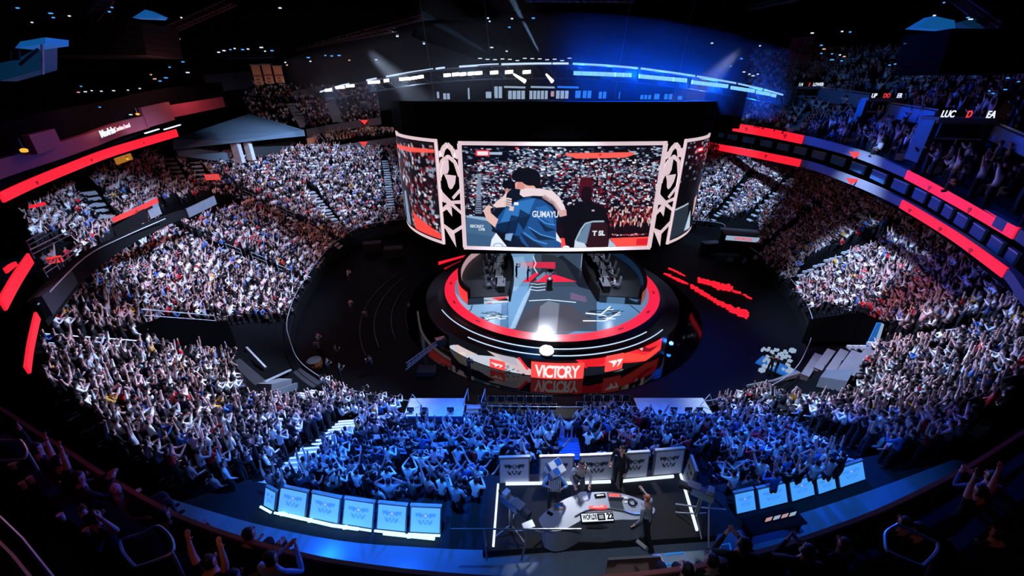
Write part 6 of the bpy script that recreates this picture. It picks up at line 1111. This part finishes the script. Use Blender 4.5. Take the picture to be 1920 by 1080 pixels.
for k in range(26): mb = MB(); z = rr.uniform(1.0, 1.5); a = rr.uniform(0, 6.28); mb.box((.16*math.cos(a), .02+.14*math.sin(a), z), (rr.uniform(.05, .12), .03, rr.uniform(.03, .08)), a+1.57); ad(mb, 'camouflage_patch', rr.choice(['black', 'white', 'dgrey']))
g, ad = figure('person', ((.08, .08, -.26), (.0, .22, -.40), (-.08, .02, -.28), (-.06, .10, -.54), 0, 0), P(1157, 912, ZD), 2.2, 'person in black jacket with headset standing behind the desk against the pale panels', '1a1c22', long=True)
mb = MB(); mb.tube([(-.1, 0, 1.62), (-.085, 0, 1.74), (0, 0, 1.79), (.085, 0, 1.74), (.1, 0, 1.62)], .014, 6); mb.box((-.105, .01, 1.61), (.04, .06, .08)); mb.box((.105, .01, 1.61), (.04, .06, .08)); o = ad(mb, 'headset', 'black')
g, ad = figure('person', ((.16, .10, -.2), (.24, .34, -.18), (-.12, -.06, -.25), (-.2, .04, -.46), .12, 0), P(1206, 1016, ZD), .75, 'man in grey suit jacket leaning over the right end of the analyst desk', '8a93a0', walk=.9, hairm='orange_tint', long=True)
mb = MB(); mb.tube([(-.06, .13, 1.5), (0, .2, 1.42), (.06, .13, 1.5)], .018, 5); ad(mb, 'white_collar', 'white'); 
for s in (-1, 1): mb = MB(); mb.box((s*.115, .12*s*.9+.1, .03), (.09, .28, .05)); ad(mb, 'white_sole', 'white')
# near gallery spectators
FG = [(225, 915, 13.6, 'bald spectator in blue shirt seated against the left gallery rail', '5f8ab4', 'leaning back', 'skin'), (498, 1062, 14.0, 'spectator with dark hair and light blue shirt at the bottom left of centre', '86b4dc', 'clapping', 'hair'), (430, 1090, 13.9, 'spectator in pale round-necked shirt cut off by the bottom edge', 'b4c4d4', 'arms down', 'hair'), (66, 845, 13.5, 'spectator raising one arm at the far left rail', '100a0c', 'left arm up', 'hair'), (108, 868, 13.5, 'spectator with both arms raised near the left rail', '140c10', 'arms straight up', 'hair'), (135, 905, 13.6, 'spectator with red glowing object behind the left rail', '180a0c', 'clapping', 'hair'), (175, 975, 14.1, 'spectator with hands on head in the dark left gallery', '0c0a0c', 'hands on head', 'hair'), (390, 1060, 14.1, 'spectator with raised hands in dark clothes near the bottom', '0e0c10', 'arms straight up', 'hair'), (455, 1000, 13.4, 'tall dark spectator standing at the left rail', '0a0b0e', 'arms down', 'hair'),
 (1400, 1035, 13.4, 'big dark silhouetted spectator at the right of the analyst platform', '060608', 'clapping', 'hair'), (1290, 1050, 13.3, 'dark spectator in maroon top at the bottom right of centre', '2a1014', 'leaning back', 'hair'), (1340, 1062, 13.3, 'dark silhouetted spectator beside the maroon one', '08080a', 'arms down', 'hair'), (1520, 1048, 13.8, 'dark silhouetted spectator behind the right rail gap', '060608', 'clapping', 'hair'), (1590, 1030, 13.9, 'dark spectator at the left of the right handrail hoop', '08080a', 'arms down', 'hair'), (1840, 925, 13.6, 'spectator with both arms up near the right rail', '180c0e', 'arms straight up', 'hair'), (1870, 905, 13.6, 'blue-lit spectator clapping near the right edge', '30507c', 'clapping', 'hair'), (1730, 1000, 13.8, 'spectator in dark clothes with amber-lit face in the right gallery', '1a0f0c', 'arms down', 'hair'), (1880, 1010, 14.6, 'dark blue spectator at the lower right edge', '16263c', 'arms down', 'hair'), (300, 975, 13.6, 'spectator in dark clothes just above the left handrail hoop', '0c0c10', 'arms down', 'hair'), (1690, 975, 13.6, 'spectator in dark clothes above the right handrail hoop', '0c0c10', 'leaning back', 'hair')]
gbv = BVHTree.FromPolygons([tuple(p) for r in rows for p in r], [(r*k_g+i, (r+1)*k_g+i, (r+1)*k_g+i+1, r*k_g+i+1) for k_g in [len(gp3)] for r in range(len(lv)-1) for i in range(k_g-1)])
for px, py, z, lab, c, ps, hm in FG:
    sit = POSES[ps][5]; H_ = 1.2 if sit else 1.62; best = None
    for i in range(50):
        zh = 14.0+i*.07; q = P(px, py, zh); h = gbv.ray_cast(Vector((q.x, q.y, 17.5)), Vector((0, 0, -1)))
        if h[0] and (best is None or abs(zh-H_-h[0].z) < best[0]): best = (abs(zh-H_-h[0].z), Vector((q.x, q.y, h[0].z)))
    if best is None: print('no floor', lab); continue
    q = best[1]
    figure('spectator', ps, q, math.atan2(STG.y-q.y, STG.x-q.x)-math.pi/2+random.uniform(-.3, .3), lab, c, hairm=hm if hm == 'skin' else None)
mb = MB(); c = P(122, 903, 13.9); mb.lathe(c, [(.03, 0), (.05, .05), (.03, .1)], 8); tag(mb.build('glow_stick', 'red'), 'small red glowing object held near the left rail', 'light')
# ================================================================== CROWD
random.seed(5)
cand = sorted(SPEC, key=lambda s: s[4]*(1 if s[6] == 'bowl' else 1.6))
near = [s for s in cand if s[6] == 'bowl' and -20 < s[7] < 1940 and s[8] < 1075][:262]; nid = set(map(id, near))
rest = [s for s in SPEC if id(s) not in nid]
print('SPECTATORS', len(SPEC), 'near', len(near))
ORD = ['first', 'second', 'third', 'fourth', 'fifth', 'sixth', 'seventh', 'eighth', 'ninth', 'tenth', 'eleventh', 'twelfth', 'thirteenth', 'fourteenth', 'fifteenth', 'sixteenth', 'seventeenth', 'eighteenth', 'nineteenth', 'twentieth']
TENS = {20: 'twenty', 30: 'thirty', 40: 'forty', 50: 'fifty', 60: 'sixty', 70: 'seventy'}
def ordw(n):
    n += 1
    if n <= 20: return ORD[n-1]
    return TENS[n//10*10].replace('ty', 'tieth') if n % 10 == 0 else TENS[n//10*10]+'-'+ORD[n % 10-1]
def pickshirt(): return SHIRT[NR.choice(len(SHIRT), p=SW)]
PW = [.09, .07, .09, .09, .05, .02, .26, .14, .10, .09]
def block(px): return 'left stand' if px < 560 else 'left blue-lit block' if px < 1065 else 'right blue-lit block' if px < 1560 else 'right stand'
grp = {}
for s in near: grp.setdefault((block(s[7]), s[5]), []).append(s)
for (bk, row), lst in sorted(grp.items(), key=lambda t: (t[0][0], t[0][1])):
    lst.sort(key=lambda s: abs(s[7]-1065)); top = NROW-1-row
    for k, s in enumerate(lst):
        x, y, z, h, d, r, rg, px, py = s; ps = PK[NR.choice(len(PK), p=PW)]; sh = pickshirt(); ob = bpy.data.objects.new('spectator', HUM[ps]); COL.objects.link(ob); ob.location = (x, y, z); ob.rotation_euler = (0, 0, h); sc = random.uniform(.83, .93); ob.scale = (sc, sc, sc)
        ob.color = (*lin(sh[1]), 1); sd = 'from centre'
        bk2 = bk.replace('blue-lit', 'blue')
        tag(ob, f'{sh[0]}-shirted spectator, {ps}, {bk2}, {ordw(top)} row from top, {ordw(k)} {sd}', 'person', 'nearest spectators in the '+bk)
# the rest of the crowd as one mesh
lowv = [(v, f, c) for v, f, c in (LOW[k] for k in PK)]
SK, HR, TR = np.array(lin('d0a49c')), np.array(lin('15100e')), np.array(lin('14161c'))
by = [[] for _ in PK]
for s in rest: by[NR.choice(len(PK), p=PW)].append(s)
VV, FF, CC = [], [], []; base = 0
for (v, f, c), lst in zip(lowv, by):
    if not lst: continue
    a = np.array([[s[0], s[1], s[2], s[3]] for s in lst]); n = len(lst); sc = NR.uniform(.83, .94, n)
    cs, sn = np.cos(a[:, 3]), np.sin(a[:, 3]); X = (v[None, :, 0]*cs[:, None]-v[None, :, 1]*sn[:, None])*sc[:, None]+a[:, 0:1]; Y = (v[None, :, 0]*sn[:, None]+v[None, :, 1]*cs[:, None])*sc[:, None]+a[:, 1:2]; Z = v[None, :, 2]*sc[:, None]+a[:, 2:3]
    VV.append(np.stack([X, Y, Z], -1).reshape(-1, 3)); nf = len(v); FF.append((f[None]+(base+np.arange(n)*nf)[:, None, None]).reshape(-1, 3)); base += n*nf
    sh = np.array([lin(SHIRT[i][1]) for i in NR.choice(len(SHIRT), size=n, p=SW)]); col = np.zeros((n, nf, 3)); br = NR.uniform(.75, 1.1, (n, 1, 1))
    sk = SK[None]*NR.uniform(.6, 1.15, (n, 1)); col[:, c == 0] = sh[:, None]; col[:, c == 1] = sk[:, None]; col[:, c == 2] = HR; col[:, c == 3] = TR; CC.append((col*br).reshape(-1, 3))
VV = np.concatenate(VV).astype('f'); FF = np.concatenate(FF).astype('i'); CC = np.concatenate(CC)
me = bpy.data.meshes.new('crowd'); me.vertices.add(len(VV)); me.vertices.foreach_set('co', VV.ravel()); me.loops.add(len(FF)*3); me.loops.foreach_set('vertex_index', FF.ravel()); me.polygons.add(len(FF)); me.polygons.foreach_set('loop_start', np.arange(len(FF), dtype='i')*3); me.update(calc_edges=True)
at = me.color_attributes.new('col', 'FLOAT_COLOR', 'POINT'); rg = np.ones((len(VV), 4), 'f'); rg[:, :3] = CC; at.data.foreach_set('color', rg.ravel()); me.materials.append(M['crowd'])
ob = bpy.data.objects.new('crowd', me); COL.objects.link(ob); tag(ob, 'thousands of cheering spectators filling the stands and upper decks all round the stage', 'crowd', kind='stuff'); print('crowd verts', len(VV), 'rest', len(rest))
for k in PK: pass
# ================================================================== LIGHT
def spot(name, loc, aim, col, W, ang=40, blend=.6, rad=.4, parent=None):
    ld = bpy.data.lights.new(name, 'SPOT'); ld.color = lin(col); ld.energy = W; ld.spot_size = R(ang); ld.spot_blend = blend; ld.shadow_soft_size = rad
    o = bpy.data.objects.new(name, ld); COL.objects.link(o); o.location = loc; o.rotation_euler = (Vector(aim)-Vector(loc)).to_track_quat('-Z', 'Y').to_euler(); return o
def point(name, loc, col, W, rad=.3):
    ld = bpy.data.lights.new(name, 'POINT'); ld.color = lin(col); ld.energy = W; ld.shadow_soft_size = rad; o = bpy.data.objects.new(name, ld); COL.objects.link(o); o.location = loc; return o
spot('wash_left_cool', (-8, 30, 26), (-29, 33, 5), 'a8ccff', 82000, 56, .8); spot('wash_left_pink', (-8, 14, 27), (-27, 42, 5), 'ffb8b8', 20000, 54, .8)
spot('wash_left_far', (-8, 57, 31), (-34, 66, 5), 'b0d0ff', 100000, 52, .8); spot('wash_left_near', (0, 31, 26), (-15.5, 16.5, 4), 'b4d2ff', 92000, 44, .8); spot('wash_left_near_pink', (-12, 30, 26), (-18, 14, 5), 'ffb0b0', 5000, 50, .9)
spot('wash_right_cool', (16, 30, 26), (31, 32, 1), 'a8ccff', 80000, 38, .9); spot('wash_right_far', (16, 57, 30), (36, 60, 0), 'a8ccff', 90000, 40, .8); spot('wash_right_pink', (10, 14, 26), (25, 27, 3), 'ffb0b4', 14000, 34, .9); spot('wash_right_near', (8, 31, 26), (20, 16.5, 3), 'b4d2ff', 76000, 40, .8)
spot('blue_wash_left', (-2, 32, 24), (-3.5, 13, 5), '1258ff', 190000, 34, .8); spot('blue_wash_right', (9, 32, 24), (9, 13, 5), '1258ff', 95000, 32, .8)
spot('blue_wash_top', (-3, 8, 24), (-4, 13, 5), '3088ff', 16000, 60, .8); spot('blue_wash_top_right', (7, 8, 24), (9, 13, 5), '3088ff', 9000, 50, .8)
spot('desk_key', (3.0, 15, 19), (2.6, 7.5, 9.6), 'eef2ff', 5200, 26, .5); spot('desk_fill', (0.5, 1.2, 20.8), (2.4, 7.5, 9.6), 'e8f0ff', 1300, 30, .6)
spot('stage_key', (4, 20, 34), (4, 37, 2), 'd8e6ff', 75000, 32, .8); spot('stage_beam', (4, 50, 34), (3.5, 34, 2), 'dce8ff', 60000, 12, .6, .2)
spot('stage_side', (-14, 44, 24), (9, 38, 3), 'c8dcff', 22000, 26, .7); spot('stage_side_right', (22, 44, 24), (-1, 38, 3), 'c8dcff', 16000, 26, .7)
spot('deck_blue', (14, 40, 37), (40, 46, 20), '4a98ff', 5500, 60, .9); spot('deck_far', (-10, 40, 36), (-36, 92, 20), 'd8c8d8', 22000, 46, .9)
point('maroon_glow', (-18, 24, 21), 'ff8c90', 420, .6); point('maroon_glow_far', (-28, 40, 22), 'ff98a0', 1100, .6)
spot('pavilion_light', (-16, 34, 32), (-36, 62, 16), 'c8dcff', 11000, 26, .8)
spot('red_gallery_glow', (-6, 3.5, 17.5), (-8, 5.5, 13), 'ff4a44', 22, 80, .9); spot('red_gallery_glow_right', (8, 3, 17.5), (9.5, 4.5, 13), 'ff6a4c', 16, 80, .9); spot('amber_gallery', (6.2, 2.6, 16), (6.6, 4, 13), 'ff9a30', 5, 60, .9); spot('amber_gallery_left', (-3.6, 2.4, 16), (-4, 4, 13.3), 'ff8a40', 9, 60, .9)
spot('blue_gallery', (-3.5, 9, 19.), (-3, 3, 14), '4a90ff', 160, 60, .9); spot('blue_gallery_right', (6, 9, 19), (6, 3, 14), '4a90ff', 160, 60, .9)
point('blue_panel_glow', (-4.9, 6.3, 9.3), '1a68ff', 90, .2); point('blue_panel_glow_end', (-2.8, 5.7, 9.2), '1a68ff', 60, .2)
for px in (1090, 1140, 1190, 1240, 1290, 1340, 1390, 1430): q = PY(px, arcy(px)+12, Ya(px)+.6); spot('ring_blue_lamp', q, q+Vector((-(px-1060)*.0012, -1, .0)), '0650ff', 8500, 125, .6, .15)
for px in (620, 700, 760, 840, 890, 950): point('ring_white_lamp', PY(px, arcy(px)+15, Ya(px)-1.2), 'a8c8ff', 130, .2)
spot('beam_lamp', PY(1016, 108, 40), PY(930, -60, 40), '9cc8ff', 90000, 6, .5, .05); spot('beam_lamp_small', PY(925, 106, 40), PY(780, 20, 40), '7ca8e8', 16000, 7, .8, .05)
spot('added_lip_light', (3.3, 33.6, 6.3), (3.3, 26.4, 1.8), 'f0f4ff', 5500, 60, .8, .4)  # unseen lamp added to lay a bright sheen on the stage lip
for sx in (-1, 1):
    for yy in (36, 41): point('added_booth_fill', (S2.x+sx*6.2, yy, 6.0), 'dce8ff', 130, .3)  # unseen point lights added to brighten the booths
hz = bpy.data.materials.new('stage_haze'); hz.use_nodes = True; nt = hz.node_tree; nt.nodes.clear(); vo = nt.nodes.new('ShaderNodeVolumeScatter'); vo.inputs['Density'].default_value = .012; vo.inputs['Anisotropy'].default_value = .1; ou = nt.nodes.new('ShaderNodeOutputMaterial'); nt.links.new(vo.outputs[0], ou.inputs['Volume']); M['haze'] = hz
hp = catmull([PY(x, y, Ya(x))+Vector((0, 0, .1)) for x, y in arc], 1); hp[0] = hp[0]+Vector((-2, 2, 0)); mb = MB(); mb.strip(hp, 6.2, 5.); mb.tube([PY(1016, 96, 40), PY(940, -50, 40)], [1.2, 2.2], 10); mb.tube([PY(925, 96, 40), PY(790, 20, 40)], [1., 2.2], 10); tag(mb.build('haze', 'haze'), 'thin stage haze hanging round the light ring above the scoreboard', 'haze', kind='stuff')
wd = bpy.data.worlds.new('world'); SC.world = wd; wd.use_nodes = True; wd.node_tree.nodes['Background'].inputs[0].default_value = (.02, .05, .12, 1); wd.node_tree.nodes['Background'].inputs[1].default_value = .03
SC.view_settings.view_transform = 'Standard'; SC.view_settings.look = 'None'; SC.view_settings.gamma = 1; SC.view_settings.use_curve_mapping = False; SC.view_settings.exposure = 0
SC.cycles.max_bounces = 4; SC.cycles.diffuse_bounces = 2; SC.cycles.glossy_bounces = 3; SC.cycles.volume_bounces = 0; SC.cycles.use_denoising = True
